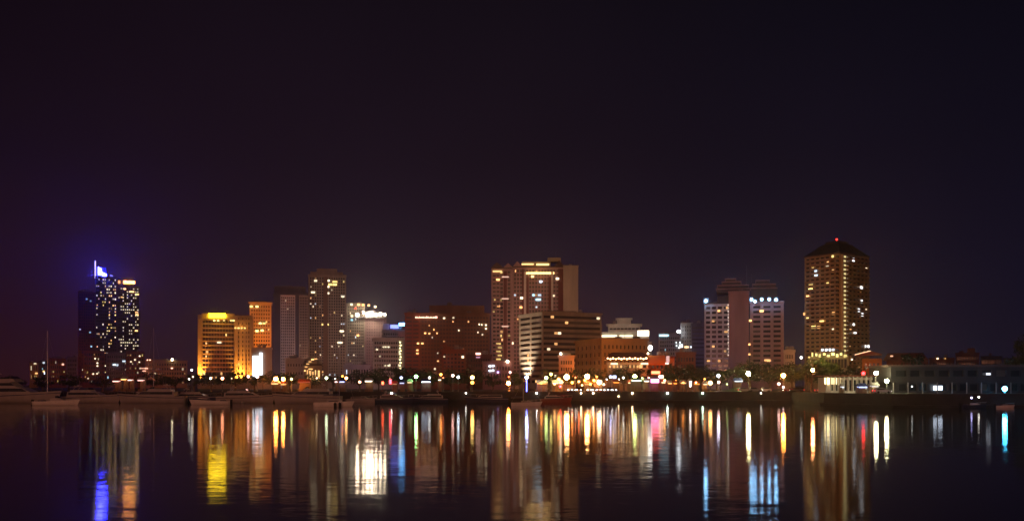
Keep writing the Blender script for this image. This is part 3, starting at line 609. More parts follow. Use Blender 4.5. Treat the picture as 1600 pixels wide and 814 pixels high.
zt = Z(382, 545); zz = [Vector((cen.x + (p.x - cen.x) * .36, cen.y + (p.y - cen.y) * .36, 0)) for p in q]
b.part(MB().add([Vector((p.x, p.y, zt + .01)) for p in zz] + [Vector((p.x, p.y, zt + 1.5)) for p in zz] , [(0, 1, 5, 4), (1, 2, 6, 5), (2, 3, 7, 6), (3, 0, 4, 7), (4, 5, 6, 7), (3, 2, 1, 0)]), 'lift_housing', M['black'])
b.part(MB().tube([(cen.x, cen.y, zt + 1.4), (cen.x, cen.y, zt + 2.9)], .15), 'beacon_post', M['metal']); b.part(MB().ball((cen.x, cen.y, zt + 3.1), .45), 'beacon', emit((1, .02, .012), 14))
zs0, zs1 = gt['z0'] + 4, gt['z1'] - .6
R = Matrix((u, -v, Vector((0, 0, 1)))).transposed(); nA = -v
# projecting stair bay at the corner with a lit landing per floor
Ru = Matrix((u, v, Vector((0, 0, 1)))).transposed()
b.part(MB().box((.4, -1.4, 0), (3.6, -.004, zs1 - GZ), Ru, Vector((C.x, C.y, GZ))), 'stair_bay', M['cream'])
fh = (zs1 - zs0) / 30
for k in range(30):
    c0 = Vector((C.x, C.y, zs0 + (k + .5) * fh)) + u * (1.9 + .25 * (k % 2)) + nA * 1.44
    pane('stair_light', emit((1, .8, .34), .9), b.root, c0 - b.loc, u, nA, 1.9, fh * .42)
    if k % 1 == 0: pane('stair_light', emit((1, .7, .45), .4), b.root, C - b.loc + Vector((0, 0, zs0 + (k + .4) * fh)) + u * 5.0 + nA * 1.15, u, nA, .9, .9)
for px, py, ww in ((1330.5, 406, 2.6), (1343, 448.5, 3), (1343.5, 471, 2.2), (1339, 484.5, 2.4), (1344.5, 491.5, 2.6), (1331, 506, 2), (1333, 518.5, 3.2), (1349.5, 541.5, 2), (1354, 541.5, 2)):
    kx = (px - 800) / F; tA = (kx * C.y - C.x) / (u.x - kx * u.y); p0 = C + u * tA + nA * 1.2
    pane('lit_window', W((.95, .95, 1), 2.6), b.root, Vector((p0.x, p0.y, Z(py, p0.y))) - b.loc, u, nA, ww * .75, 1.8)
for px, py, ww, c in ((1276.5, 424, 2.4, COOL), (1277, 431, 3, COOL), (1303, 401, 1.6, YEL), (1303.5, 423, 2, WARM), (1269, 446, 4, YEL), (1268.5, 452.5, 4, YEL), (1264, 461.5, 2.6, WARM), (1258.5, 490.5, 1.6, WARM), (1304, 489.5, 2.4, WARM), (1286, 502.5, 4, YEL), (1273, 511, 4, YEL), (1281, 511, 3, WARM), (1287, 546, 2, COOL), (1293, 546, 2, COOL), (1299, 546, 2, COOL), (1304, 546, 2, COOL)):
    kx = (px - 800) / F; tB = (kx * C.y - C.x) / (v.x - kx * v.y); p0 = C + v * tB - u * 1.2
    pane('lit_window', W(c, 2.4), b.root, Vector((p0.x, p0.y, Z(py, p0.y))) - b.loc, v, -u, ww * .7, 1.5)
b.done(False)
for px, py, pw in ((1275, 560, 8000), (1300, 560, 9000), (1340, 560, 5000), (1280, 520, 8000), (1280, 470, 9000), (1285, 420, 8000), (1345, 500, 6500), (1345, 440, 6500)): point(px, py, 492, pw * 2.6, (1, .48, .13))
for k in range(6): point(1322, 420 + k * 26, 512, 900, (1, .8, .25), .8)
tw = Building('base_glow_block', 'added arcade, its glowing yellow panels standing in for lit foliage at the brown tower foot', 'arcade', 1295, 470, 71)
tw.block(1262, None, 1326, 556, 470, M['cream'], depth=8, A=G(12, 1, .0, mb=9, mt=.4, wf=.8, hf=.6), roofm=M['roof'])
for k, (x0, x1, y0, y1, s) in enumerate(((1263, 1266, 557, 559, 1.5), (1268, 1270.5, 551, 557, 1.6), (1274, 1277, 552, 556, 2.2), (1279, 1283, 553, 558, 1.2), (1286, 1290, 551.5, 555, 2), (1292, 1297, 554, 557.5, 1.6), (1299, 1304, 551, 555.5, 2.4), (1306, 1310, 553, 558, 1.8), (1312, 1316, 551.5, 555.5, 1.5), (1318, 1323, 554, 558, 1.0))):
    tw.part(MB().box((X(x0, 470), 468.6, Z(y1, 470)), (X(x1, 470), 469.2, Z(y0, 470))), 'base_glow_panel', emit((1, .8, .26), s))  # glowing panels added to stand for the yellow-lit foliage
tw.done()
b = Building('awning_house', 'small house with a bright orange sloped awning by the brown tower base', 'house', 1362, 400, 40)
b.block(1347, None, 1378, 560, 400, M['orange'], depth=10, A=G(4, 2, .0, mb=3), roof=None)
a, c2, e2 = P(1341, 554, 396), P(1366, 548, 396), P(1384, 553, 396)
b.part(MB().add([a, c2, e2, a + Vector((0, 15, 0)), c2 + Vector((0, 15, 0)), e2 + Vector((0, 15, 0)), a + Vector((0, 0, -.4)), e2 + Vector((0, 0, -.4)), a + Vector((0, 15, -.4)), e2 + Vector((0, 15, -.4))],
   [(0, 1, 4, 3), (1, 2, 5, 4), (0, 6, 7, 2, 1), (6, 8, 9, 7), (3, 4, 5, 9, 8), (0, 3, 8, 6), (2, 7, 9, 5)]), 'roof', M['redroof'])
b.part(MB().tube([a + Vector((0, -.1, .05)), c2 + Vector((0, -.1, .05))], .12), 'roof_edge_light', emit((1, .62, .35), 2.2))
b.done(); point(1358, 562, 386, 9000, (1, .24, .03)); point(1366, 575, 388, 700, (1, .24, .05))
b = Building('long_shed', 'long low dark tiled roof stretching behind the harbour club', 'shed', 1408, 420, 41)
b.block(1385, None, 1450, 561, 420, M['maroon'], depth=14, A=G(10, 1, .0, mb=8, wf=.4, hf=.4), roof=None)
a, c2 = P(1382, 560, 418), P(1453, 560, 418)
b.part(MB().add([(a.x, 417, a.z - .8), (c2.x, 417, a.z - .8), (c2.x, 436, a.z - .8), (a.x, 436, a.z - .8), (a.x + 2, 426, a.z + 2.6), (c2.x - 2, 426, a.z + 2.6)], [(0, 1, 5, 4), (1, 2, 5), (2, 3, 4, 5), (3, 0, 4), (3, 2, 1, 0)]), 'roof', M['redroof'])
b.lit(1399, 556, 416, 1.4, .6, emit((1, .5, .3), 1.4)); b.done()
b = Building('low_office', 'faint far office with a rooftop box rising over the harbour club roof', 'office', 1512, 640, 42)
b.block(1493, None, 1530, 553, 640, M['maroon'], depth=14, A=G(8, 4, .03, DIMW, mb=6)); b.plant(1508, 1520, 544, 553, 640, m=M['maroon']); b.plant(1495, 1503, 548, 553, 640, m=M['maroon']); b.done()
point(1512, 560, 615, 2500, (.8, .35, .3))
for i, (x0, x1, yt, lab) in enumerate(((1532, 1566, 558, 'far low dark terrace with faint openings beyond the harbour club'), (1567, 1640, 561, 'farthest low dark block on the skyline past the harbour club'))):
    b = Building('terrace_block', lab, 'building', (x0 + x1) / 2, 700, 60 + i); b.block(x0, None, x1, yt, 700, M['dark'], depth=14, A=G(12, 3, .0, mb=6)); b.done()
b = Building('terrace_block', 'low dim block with a few pin lights on the skyline above the harbour club', 'building', 1470, 600, 64)
b.block(1452, None, 1491, 561, 600, M['maroon'], depth=14, A=G(10, 2, .0, mb=6)); b.lit(1466, 560, 599, 1.6, 1.1, W(WHT, 2)); b.lit(1478, 560, 599, 1.2, .9, W(WARM, 1)); b.done()

# ---- harbour club, nearer on its own quay
b = Building('harbour_club', 'long dark two-storey harbour club with white upper storey and column openings', 'clubhouse', 1480, 262, 43)
YC = 262
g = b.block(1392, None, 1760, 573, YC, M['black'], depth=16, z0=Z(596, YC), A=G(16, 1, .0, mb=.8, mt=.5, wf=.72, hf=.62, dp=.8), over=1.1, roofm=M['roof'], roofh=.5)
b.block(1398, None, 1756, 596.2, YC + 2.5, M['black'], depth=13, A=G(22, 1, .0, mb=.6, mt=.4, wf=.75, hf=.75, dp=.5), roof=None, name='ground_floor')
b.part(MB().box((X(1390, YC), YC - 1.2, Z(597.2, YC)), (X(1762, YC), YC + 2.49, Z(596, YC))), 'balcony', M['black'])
for k in range(17): b.part(MB().tube([(X(1394, YC) + k * 3.9, YC - .8, GZ), (X(1394, YC) + k * 3.9, YC - .8, Z(597.2, YC))], .16), 'column', M['grey'])
b.part(MB().box((X(1464.5, YC), YC + 2.3, Z(609.5, YC)), (X(1478.5, YC), YC + 2.44, Z(602.5, YC))), 'lit_window', emit((.72, .82, 1), 3.0))
b.part(MB().box((X(1540.5, YC), YC - .3, Z(585.8, YC)), (X(1547, YC), YC - .1, Z(582.4, YC))), 'lit_window', emit((.85, .88, 1), 1.5))
b.part(MB().ball(P(1425, 603.5, YC - 1.5), .2), 'wall_lamp', emit((.9, .9, .85), 4))
a, c2 = P(1388, 571, YC), P(1764, 571, YC)
b.done(False); point(1440, 590, YC - 14, 700, (1, .55, .5)); point(1500, 590, YC - 14, 600, (.75, .6, .75)); point(1560, 585, YC - 14, 600, (.6, .55, .8))
# ================================================================== GROUND, WATER, ROAD
SHORE = [(-900, 313), (X(1236, 313), 313), (X(1290, 268), 268), (X(1392, 237), 237), (700, 237)]
def land():
    mb = MB(); n = len(SHORE)
    top = [(x, y, GZ) for x, y in SHORE] + [(6000, 237, GZ), (6000, 9000, GZ), (-6000, 9000, GZ), (-6000, 313, GZ)]
    mb.add(top, [tuple(range(len(top)))])
    return mb.build('ground', M['earth'])
structure(land())
water = MB().add([(-6000, -400, 0), (6000, -400, 0), (6000, 420, 0), (-6000, 420, 0)], [(0, 1, 2, 3)]).build('water', M['glass'])
structure(water)
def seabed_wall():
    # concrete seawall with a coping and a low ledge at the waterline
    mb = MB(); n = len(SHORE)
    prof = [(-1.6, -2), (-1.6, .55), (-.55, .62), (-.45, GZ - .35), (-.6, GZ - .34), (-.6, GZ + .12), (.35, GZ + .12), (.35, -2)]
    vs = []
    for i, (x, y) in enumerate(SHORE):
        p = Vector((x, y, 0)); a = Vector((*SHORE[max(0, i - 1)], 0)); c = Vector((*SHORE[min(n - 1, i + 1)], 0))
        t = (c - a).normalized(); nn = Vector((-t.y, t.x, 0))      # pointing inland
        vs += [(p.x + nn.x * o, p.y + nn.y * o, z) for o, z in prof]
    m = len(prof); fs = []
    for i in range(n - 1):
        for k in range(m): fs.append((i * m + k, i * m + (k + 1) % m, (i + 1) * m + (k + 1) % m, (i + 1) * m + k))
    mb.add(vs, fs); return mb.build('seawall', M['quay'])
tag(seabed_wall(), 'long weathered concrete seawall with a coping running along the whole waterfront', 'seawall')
structure(MB().add([(-700, 314, GZ + .004), (X(1225, 314), 314, GZ + .004), (X(1225, 345), 345, GZ + .004), (-700, 345, GZ + .004)], [(0, 1, 2, 3)]).build('promenade_pavement', M['paving']))
structure(MB().add([(-900, 352, GZ + .004), (900, 352, GZ + .004), (900, 366, GZ + .004), (-900, 366, GZ + .004)], [(0, 1, 2, 3)]).build('road', M['asphalt']))
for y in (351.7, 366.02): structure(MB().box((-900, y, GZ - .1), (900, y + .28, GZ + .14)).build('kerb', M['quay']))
mk = MB()
for k in range(-60, 60): mk.add([(k * 9, 358.9, GZ + .008), (k * 9 + 3.5, 358.9, GZ + .008), (k * 9 + 3.5, 359.1, GZ + .008), (k * 9, 359.1, GZ + .008)], [(0, 1, 2, 3)])
structure(mk.build('road_markings', M['paint']))

# ================================================================== TREES
def leaf_crown(rs, rx, rz, cz, clumps, per, size):
    vs = []; fs = []
    cl = []
    for i in range(clumps):
        a = rs.uniform(0, 6.283); t = rs.uniform(-.9, 1); r = math.sqrt(max(0, 1 - t * t)) * rs.uniform(.45, 1.0)
        cl.append((Vector((math.cos(a) * r * rx, math.sin(a) * r * rx, cz + t * rz * rs.uniform(.6, 1))), rs.uniform(.22, .42) * rx))
    for c, cr in cl:
        for k in range(per):
            d = Vector((rs.gauss(0, 1), rs.gauss(0, 1), rs.gauss(0, .8))); d = d.normalized() * cr * rs.uniform(.3, 1.15) ** .6
            p = c + d; s = size * rs.uniform(.6, 1.3)
            q = Vector((rs.gauss(0, 1), rs.gauss(0, 1), rs.gauss(0, 1))).normalized(); w = q.orthogonal().normalized(); w2 = q.cross(w)
            o = len(vs); vs += [p + w * s, p + w2 * s * .5, p - w * s, p - w2 * s * .5]; fs.append((o, o + 1, o + 2, o + 3))
    m = MB(); m.v = vs; m.f = fs
    return m, cl
def make_tree(seed, rx, rz, cz, clumps, leafm, per=70, size=.33):
    rs = random.Random(seed); root = bpy.data.objects.new('tree', None); col.objects.link(root)
    crown, cl = leaf_crown(rs, rx, rz, cz, clumps, per, size)
    tb = MB(); tb.tube([(0, 0, -.2), (.1, .05, cz * .35), (-.05, .1, cz * .7), (0, 0, cz)], [.34, .27, .2, .08], 8)
    for c, r in rs.sample(cl, 7):
        tb.tube([(0, .05, cz * rs.uniform(.35, .6)), (c.x * .5, c.y * .5, c.z * .5 + cz * .3), tuple(c)], [.14, .09, .03], 5)
    tb.build('trunk', M['bark'], root); crown.build('crown', leafm, root)
    return root
def make_palm(seed, h):
    rs = random.Random(seed); root = bpy.data.objects.new('palm_tree', None); col.objects.link(root)
    MB().tube([(0, 0, -.2), (.1, 0, h * .4), (.25, .1, h * .8), (.3, .1, h)], [.26, .2, .17, .14], 8).build('trunk', M['bark'], root)
    m = MB()
    for k in range(17):
        a = k * 2.4; e = rs.uniform(-.1, .9); d = Vector((math.cos(a), math.sin(a), 0)); sd = Vector((-d.y, d.x, 0)); prev = None; L = rs.uniform(2.2, 2.9)
        for i in range(9):
            t = i / 8; p = Vector((.3, .1, h)) + d * (L * t * (1 - .15 * t)) + Vector((0, 0, L * (e * t - 1.05 * t * t)))
            if prev is not None:
                for sg in (-1, 1):
                    l = .75 * math.sin(math.pi * min(1, t * .9 + .08)); tip = p + sd * sg * l + Vector((0, 0, -.35 * l))
                    m.add([prev, prev * .3 + p * .7, tip], [(0, 1, 2)])
            prev = p
    m.build('crown', M['palm'], root); return root
protos = [make_tree(11, 4.6, 2.9, 6.4, 22, M['leaf']), make_tree(12, 5.4, 2.7, 6.6, 26, M['leafd']), make_tree(13, 3.6, 3.4, 6.0, 18, M['leafd']), make_tree(14, 4.4, 3.0, 6.2, 17, M['leaf'], 60, .36)]
palm0 = make_palm(5, 7.5)
used = set()
def place_tree(kind, px, ytop, Y, label, group='trees along the promenade', wide=1.0):
    src = palm0 if kind == 'p' else protos[kind]
    top = {'p': 8.6, 0: 10.4, 1: 10.8, 2: 10.2, 3: 10.4}[kind]
    o = src if kind not in used else copy_tree(src)
    used.add(kind)
    s = (Z(ytop, Y) - GZ) / top
    o.location = (X(px, Y), Y, GZ); o.scale = (s * wide, s * wide, s); o.rotation_euler = (0, 0, rnd.uniform(0, 6.28))
    tag(o, label, 'palm' if kind == 'p' else 'tree', group)
TREES = [
 (1, 18, 585, 350, 'wide low dark tree on the far end of the shore behind the biggest moored yacht', 1.6), (2, 66, 586, 352, 'small dark tree below the orange far house', 1.6), (0, 108, 584, 352, 'dark tree at the foot of the plain grey far block', 1.5),
 (1, 160, 588, 350, 'low dark tree under the tall dark slab beside the bulb-lit pavilion', 1.3), (0, 240, 582, 345, 'low wide tree in front of the long orange-brown block, over a yacht', 1.7), (3, 275, 583, 346, 'sparse tree under the single bright roof lamp', 1.5), (2, 303, 581, 342, 'dark tree beside the pin lights just west of the golden hotel', 1.2),
 (1, 330, 580, 345, 'dark tree at the base of the golden hotel front', 1.4), (0, 368, 579, 343, 'small dark tree against the yellow piers of the golden hotel', 1.1), (3, 398, 580, 344, 'thin tree below the white backlit panel', 1.2), (1, 428, 577, 338, 'dark tree above the pair of starry orange lamps', 1.1), (2, 452, 580, 342, 'dark narrow tree by the pale low block', 1.2), (0, 487, 583, 345, 'low tree under the domed restaurant', 1.3), (3, 520, 581, 345, 'tree behind the tall sailboat mast', 1.2),
 (1, 562, 575, 340, 'full dark tree before the pale bluish hall', 1.15), (0, 592, 573, 338, 'bushy dark tree at the foot of the ribbed pale block', 1.1), (2, 618, 569, 340, 'taller dark tree below the yellow stair strip', 1.2), (1, 645, 571, 342, 'tree shining green beside the green lamp', 1.1), (3, 668, 574, 338, 'greenish tree in front of the red hotel wing', 1.1), (0, 705, 576, 340, 'brown-lit tree below the rust red block', 1.1), (1, 735, 573, 342, 'yellowish lit tree over the stacked yellow and orange lamps', 1.1), (2, 770, 583, 340, 'small dark tree below the magenta podium', 1.2), (0, 803, 581, 336, 'dark tree between the starry orange lamp and the blue lamp', 1.0),
 (3, 868, 577, 345, 'golden lit tree beside the small flat-roofed house', 1.1), (0, 897, 576, 346, 'golden-brown tree under the corner of the old brown building', 1.1), (1, 930, 572, 348, 'orange lit tree below the old brown building rows of windows', 1.1), (1, 975, 570, 340, 'broad dark tree below the long tiled pavilion', 1.1), (2, 1003, 572, 342, 'narrow dark tree over the yellow-green lamp', 1.1), (0, 1047, 568, 338, 'dark tree beside the orange awning house', 1.0), (1, 1072, 566, 340, 'large black tree crown before the low reddish house', 1.15), (1, 1098, 569, 338, 'dark tree below the blue banded block', 1.0),
 (2, 1120, 574, 342, 'dark tree at the foot of the white hotel window wing', 1.1), (3, 1146, 566, 340, 'tall greenish tree before the windowless hotel shaft', 1.0), (0, 1172, 563, 345, 'tree lit green-white by the big star lamp', 1.1), (1, 1203, 562, 342, 'large dark tree under the terraced hotel wing', 1.1), (0, 1238, 566, 335, 'dark tree over the big orange star lamp', 1.0),
 (2, 1268, 563, 320, 'dark tree with a pinkish star lamp before it', 1.1), (1, 1295, 566, 325, 'broad dark tree hiding the brown tower base over the columned pavilion', 1.2), (0, 1335, 568, 325, 'dark tree over the red lamp', 1.0), (1, 1378, 571, 318, 'dark tree between the awning house and harbour club', 1.0), (2, 1426, 545, 345, 'tall dark tree silhouetted on the skyline above the long shed roof', .8),
]
for k, px, yt, Y, lab, wd in TREES: place_tree(k, px, yt, Y, lab, wide=wd * 1.15)
place_tree(0, 1598, 527, 285, 'large black tree crown cut by the picture edge behind the harbour club', wide=.62)
place_tree(1, 1268, 555, 415, 'yellow lit tree at the brown tower entrance, nearest its corner lamp', 'lit trees at the tower base', .7); place_tree(0, 1284, 556, 416, 'yellow lit tree in the middle of the tower base', 'lit trees at the tower base', .6); place_tree(3, 1302, 555, 415, 'yellow lit tree below the glowing stair column', 'lit trees at the tower base', .6)
for px, yt in ((1262, 556), (1276, 555), (1293, 554), (1311, 555)): point(px, yt + 3, 405, 34000, (1, .8, .34), .5)
place_tree('p', 852, 573, 326, 'palm tree glowing gold beside the blue lamp'); place_tree('p', 1126, 577, 328, 'slender palm beside the pale blue lamp at the white hotel'); place_tree('p', 1258, 574, 300, 'palm tree near the pinkish star lamp'); place_tree('p', 411, 584, 322, 'leaning palm tree beside the starry orange lamps')

# ================================================================== LAMPS
def street_lamp(px, py, Y, r, c, s, label, group='lamps along the waterfront', double=False):
    p = P(px, py, Y); rr = max(.16, r * Y / F); h = p.z - GZ
    t = thing('street_lamp', label, 'street lamp', (p.x, Y, GZ), group=group)
    MB().lathe([(.22, 0), (.22, .35), (.12, .5), (.09, h * .6), (.07, h - rr * .8)], (0, 0, 0), 8).build('post', M['pole'], t)
    MB().ball((0, 0, h), rr, 12).build('lamp_globe', emit(c, s * (.6 if s > 200 else .42)), t, smooth=True)
    MB().lathe([(rr * .55, 0), (rr * .4, rr * .16), (.03, rr * .3)], (0, 0, h + rr * .9), 10).build('cap', M['pole'], t)
    return t
O_ = (1, .28, .04); OW = (1, .46, .14); WM = (1, .66, .36); WH = (1, .93, .82); CW = (.8, .9, 1); YG = (.8, 1, .28); GR = (.35, 1, .3); RD = (1, .012, .012); PK = (1, .5, .42); BL = (.3, .4, 1)
LAMPS = [
 (299.5, 578, 330, 1.5, WH, 20, 'small white lamp above a cluster of pin lights west of the golden hotel'),
 (295.5, 592, 322, 1.3, WH, 16, 'low white lamp first of the pin light cluster west of the golden hotel'), (301.5, 588.5, 324, 1.2, WM, 14, 'small warm lamp topmost within the low pin light cluster'),
 (329, 591, 322, 1.6, WH, 20, 'white lamp in front of the golden hotel beside the reddish lamp'), (347.5, 591, 322, 2.3, (1, .32, .16), 36, 'reddish orange lamp before the golden hotel'), (362, 591, 322, 1, WM, 6, 'dim lamp before the golden hotel yellow piers'),
 (388, 588, 322, 2.0, PK, 22, 'pink lamp below the white backlit panel'), (402, 588, 322, 2.4, PK, 28, 'brighter pink lamp just east of the backlit panel'),
 (431, 592, 320, 3.2, O_, 330, 'bigger starry orange lamp of the pair under a dark tree'), (442.5, 592, 320, 2.7, O_, 300, 'smaller starry orange lamp of the pair under a dark tree'), (455.5, 592, 322, 1.9, YG, 16, 'yellow-green lamp next to the starry orange pair'),
 (495, 590.5, 322, 1.2, WM, 16, 'small warm lamp below the domed restaurant'), (510, 590.5, 320, 2.2, (.85, 1, .6), 32, 'pale green-white lamp west of the sailboat mast'), (524, 591.5, 322, 1.1, WH, 14, 'tiny white lamp beside the sailboat mast'), (535, 587.5, 322, 1.6, O_, 22, 'upper small orange lamp east of the sailboat mast'), (541, 590.5, 320, 2.2, OW, 44, 'warm orange lamp east of the sailboat mast, lower and larger'),
 (562, 596.5, 320, 1.9, (1, .3, .12), 40, 'orange-red lamp beside the lit white booth'), (627, 590, 322, 2.1, (.55, .62, 1), 16, 'soft bluish lamp under the stair strip tree'), (650, 588, 320, 2.6, GR, 130, 'big green glowing lamp among the trees'),
 (671, 590, 322, 1.9, WH, 18, 'white lamp above the blue-lit booth'), (689, 585, 322, 2.0, O_, 36, 'round orange lamp below the rust red block'), (692.5, 590, 324, 1.1, (1, .15, .05), 16, 'small deep orange lamp touching the round orange one'), (707.5, 586.5, 322, 2.2, PK, 24, 'pinkish lamp west of a cool white lamp'), (716, 589, 322, 2.0, CW, 34, 'cool white lamp below the dark brown hotel'),
 (738, 589.5, 320, 3.0, (1, .7, .2), 30, 'yellow lamp standing over a lower orange lamp'), (738, 597.5, 318, 2.6, O_, 30, 'lower orange lamp beneath the yellow lamp'),
 (794.5, 598.5, 318, 2.9, O_, 340, 'starry orange lamp by the magenta podium'), (797, 581.5, 322, 1.8, PK, 18, 'small pink lamp high over the starry orange lamp'), (795, 588.5, 321, 1.2, (1, .1, .03), 22, 'small red-orange lamp between the pink and starry ones'),
 (823, 589.5, 320, 2.4, (.4, .48, 1), 130, 'blue-white globe lamp on a glowing blue post'),
 (853.5, 590, 320, 2.6, (.75, 1, .3), 30, 'yellow-green globe lamp beside the gold palm'), (861, 584.5, 322, 2.1, (1, .8, .2), 30, 'yellow lamp beside the gold palm'), (873, 592.5, 320, 2.5, O_, 60, 'orange lamp west of the biggest warm lamp'), (885.5, 589, 320, 4.0, OW, 205, 'biggest warm white lamp under the flat-roofed house'), (904.5, 596, 320, 1.7, (1, .2, .06), 40, 'red-orange lamp under the old brown building corner'),
 (917.5, 588, 321, 3.6, OW, 205, 'big warm lamp under the old brown building front'), (914, 594, 320, 2.0, O_, 40, 'orange lamp tucked below the big warm one'), (928, 594, 320, 2.0, O_, 50, 'orange lamp between two bright lamps of the old brown building'), (936.5, 597, 320, 3.4, WM, 70, 'low bright warm lamp east of the old brown building front'),
 (954, 588.5, 321, 1.8, (.5, .55, 1), 34, 'violet-blue lamp below the tiled pavilion'), (974, 590, 321, 1.5, WH, 24, 'small white lamp below the tiled pavilion'), (992, 588, 320, 3.0, YG, 130, 'big yellow-green lamp over the green tent'), (1030, 589, 322, 2.2, PK, 30, 'pink-orange lamp above the magenta booth'),
 (1110, 598, 319, 3.0, OW, 60, 'warm orange lamp at the white hotel waterfront'), (1122.5, 587, 321, 2.4, (.72, .74, 1), 50, 'pale blue-white lamp at the white hotel waterfront'), (1123, 597, 319, 1.9, PK, 44, 'pink lamp under the pale blue-white one'),
 (1169.5, 583.5, 318, 3.2, (1, .88, .36), 460, 'dazzling white star lamp on a green-lit post'), (1224, 586.5, 318, 3.2, (1, .28, .035), 520, 'dazzling orange star lamp east of the white one'), (1217, 599.5, 317, 2.2, PK, 24, 'pink lamp below the orange star lamp'), (1224, 604.5, 316.5, 1.6, (1, .6, .6), 20, 'small rose lamp at the foot of the orange star lamp'),
 (1270, 578, 292, 2.6, (1, .3, .1), 300, 'pinkish star lamp by the columned pavilion'), (1252, 558.5, 430, 1.9, WH, 18, 'white lamp at the corner of the brown tower base'), (1331, 561.5, 400, 1.3, WM, 14, 'small warm lamp between tower base and awning house'),
 (1349, 583, 285, 2.6, RD, 75, 'red lamp between the columned pavilion and the white star lamps'), (1369, 582.5, 262, 2.9, (1, .9, .48), 290, 'upper white star lamp by the harbour club'), (1385.5, 595, 255, 2.9, (1, .9, .48), 290, 'lower white star lamp by the harbour club wall'),
 (1570, 607, 243, 3.6, (.06, .55, 1), 210, 'brilliant cyan lamp at the harbour club quay'),
]
LAMPS += [
 (846, 598, 319, 1.8, O_, 28, 'low orange lamp between the blue post and the yellow-green globe lamp'), (866.5, 599.5, 318.5, 1.7, OW, 32, 'small warm lamp between the long warm and bright warm stalls'),
 (894, 597.5, 319, 2.0, O_, 44, 'orange lamp between the biggest warm lamp and the red-orange one'), (899, 589.5, 323, 1.2, (1, .2, .06), 20, 'tiny red lamp high beside the biggest warm lamp'), (909.5, 601.5, 318, 1.5, OW, 28, 'low warm lamp between the red-orange lamp and the orange stall'),
 (922.5, 600, 318, 1.9, O_, 44, 'low orange lamp over the silver car below the old brown building'), (932.5, 588.5, 323, 1.5, O_, 24, 'higher orange lamp behind the low bright warm lamp'), (943.5, 600.5, 318.5, 1.6, (1, .6, .4), 24, 'rosy lamp just east of the low bright warm lamp'),
 (948, 592.5, 323, 1.1, CW, 16, 'pin-sized cool lamp west of the violet-blue lamp'), (967, 592.5, 322, 1.2, WH, 16, 'pin-sized white lamp between violet-blue lamp and small white lamp'), (1003.5, 590.5, 322, 1.4, YG, 16, 'small yellow-green lamp beside the big yellow-green one'),
 (1013.5, 590, 322, 1.3, PK, 16, 'small pink lamp just west of the red zigzag bar'), (1038.5, 594, 320, 1.8, OW, 36, 'warm lamp over the red canopied stall just east of the magenta booth'), (1056, 594.5, 323, 1.2, O_, 24, 'small orange lamp below the black tree crown, western one'),
 (1067.5, 597.5, 319, 1.4, O_, 28, 'small orange lamp over the long stall with orange strip'), (1087.5, 597.5, 319, 1.4, OW, 28, 'small warm lamp over the last orange-lit stall'), (1101, 592, 322, 1.3, O_, 24, 'small orange lamp higher than and west of the warm hotel waterfront lamp'), (1136, 600, 318, 1.2, YG, 12, 'small greenish lamp by the lit lawn slope'),
]
for a_ in LAMPS: street_lamp(*a_)
# extra scatter of bluish light at the cyan lamp, blue post glow
bp = P(823, 600, 319.5)
tag(MB().box((bp.x - .16, 319.3, GZ), (bp.x + .16, 319.6, Z(593.5, 319.5))).build('light_column', emit((.12, .14, 1), 9)), 'glowing slim blue column below the blue-white globe lamp', 'light column')

# sodium glow under the trees of the eastern stall rows
for px, pw in ((850, 500), (880, 900), (905, 1100), (925, 1100), (945, 900), (965, 500), (1035, 500), (1052, 600), (1070, 700), (1088, 700), (1106, 700), (1226, 700), (1215, 400), (738, 500), (434, 700), (444, 500), (185, 500), (205, 500), (793, 400)):
    point(px, 600, 347, pw * (26 if 840 < px < 1110 else 9), (1, .36, .07) if px > 300 else (1, .32, .2), .5)
def quay_light(px, c, s, label, py=614, sh=313, r=1.25):
    p = P(px, py, sh - .9); rr = r * sh / F
    t = thing('quay_light', label, 'quay light', (p.x, sh - .45, p.z), group='small lights fixed on the seawall face')
    MB().box((-.09, -.4, -.07), (.09, -.01, .07)).build('bracket', M['pole'], t)
    MB().ball((0, -.5, 0), rr, 10).build('lamp', emit(c, s), t, smooth=True)
for px, c, s, lab in ((612, WH, 30, 'white seawall light below the red neon strip'), (728, WH, 9, 'dim seawall light below the yellow and orange lamps'), (838.5, WH, 22, 'seawall light next to the blue column'), (908, WM, 22, 'seawall light below the red-orange lamp'), (927, WM, 26, 'seawall light below the low bright warm lamp'), (988, WM, 34, 'seawall light below the green tent'), (1043, (.8, 1, .85), 34, 'seawall light east of the magenta booth'), (1098, (.7, 1, .75), 26, 'greenish seawall light before the blue banded block'), (1189, WH, 5, 'faint seawall light beyond the lawn slope')):
    quay_light(px, c, s, lab)
quay_light(966.5, WM, 9, 'lowest small seawall light under the tiled pavilion', 619)

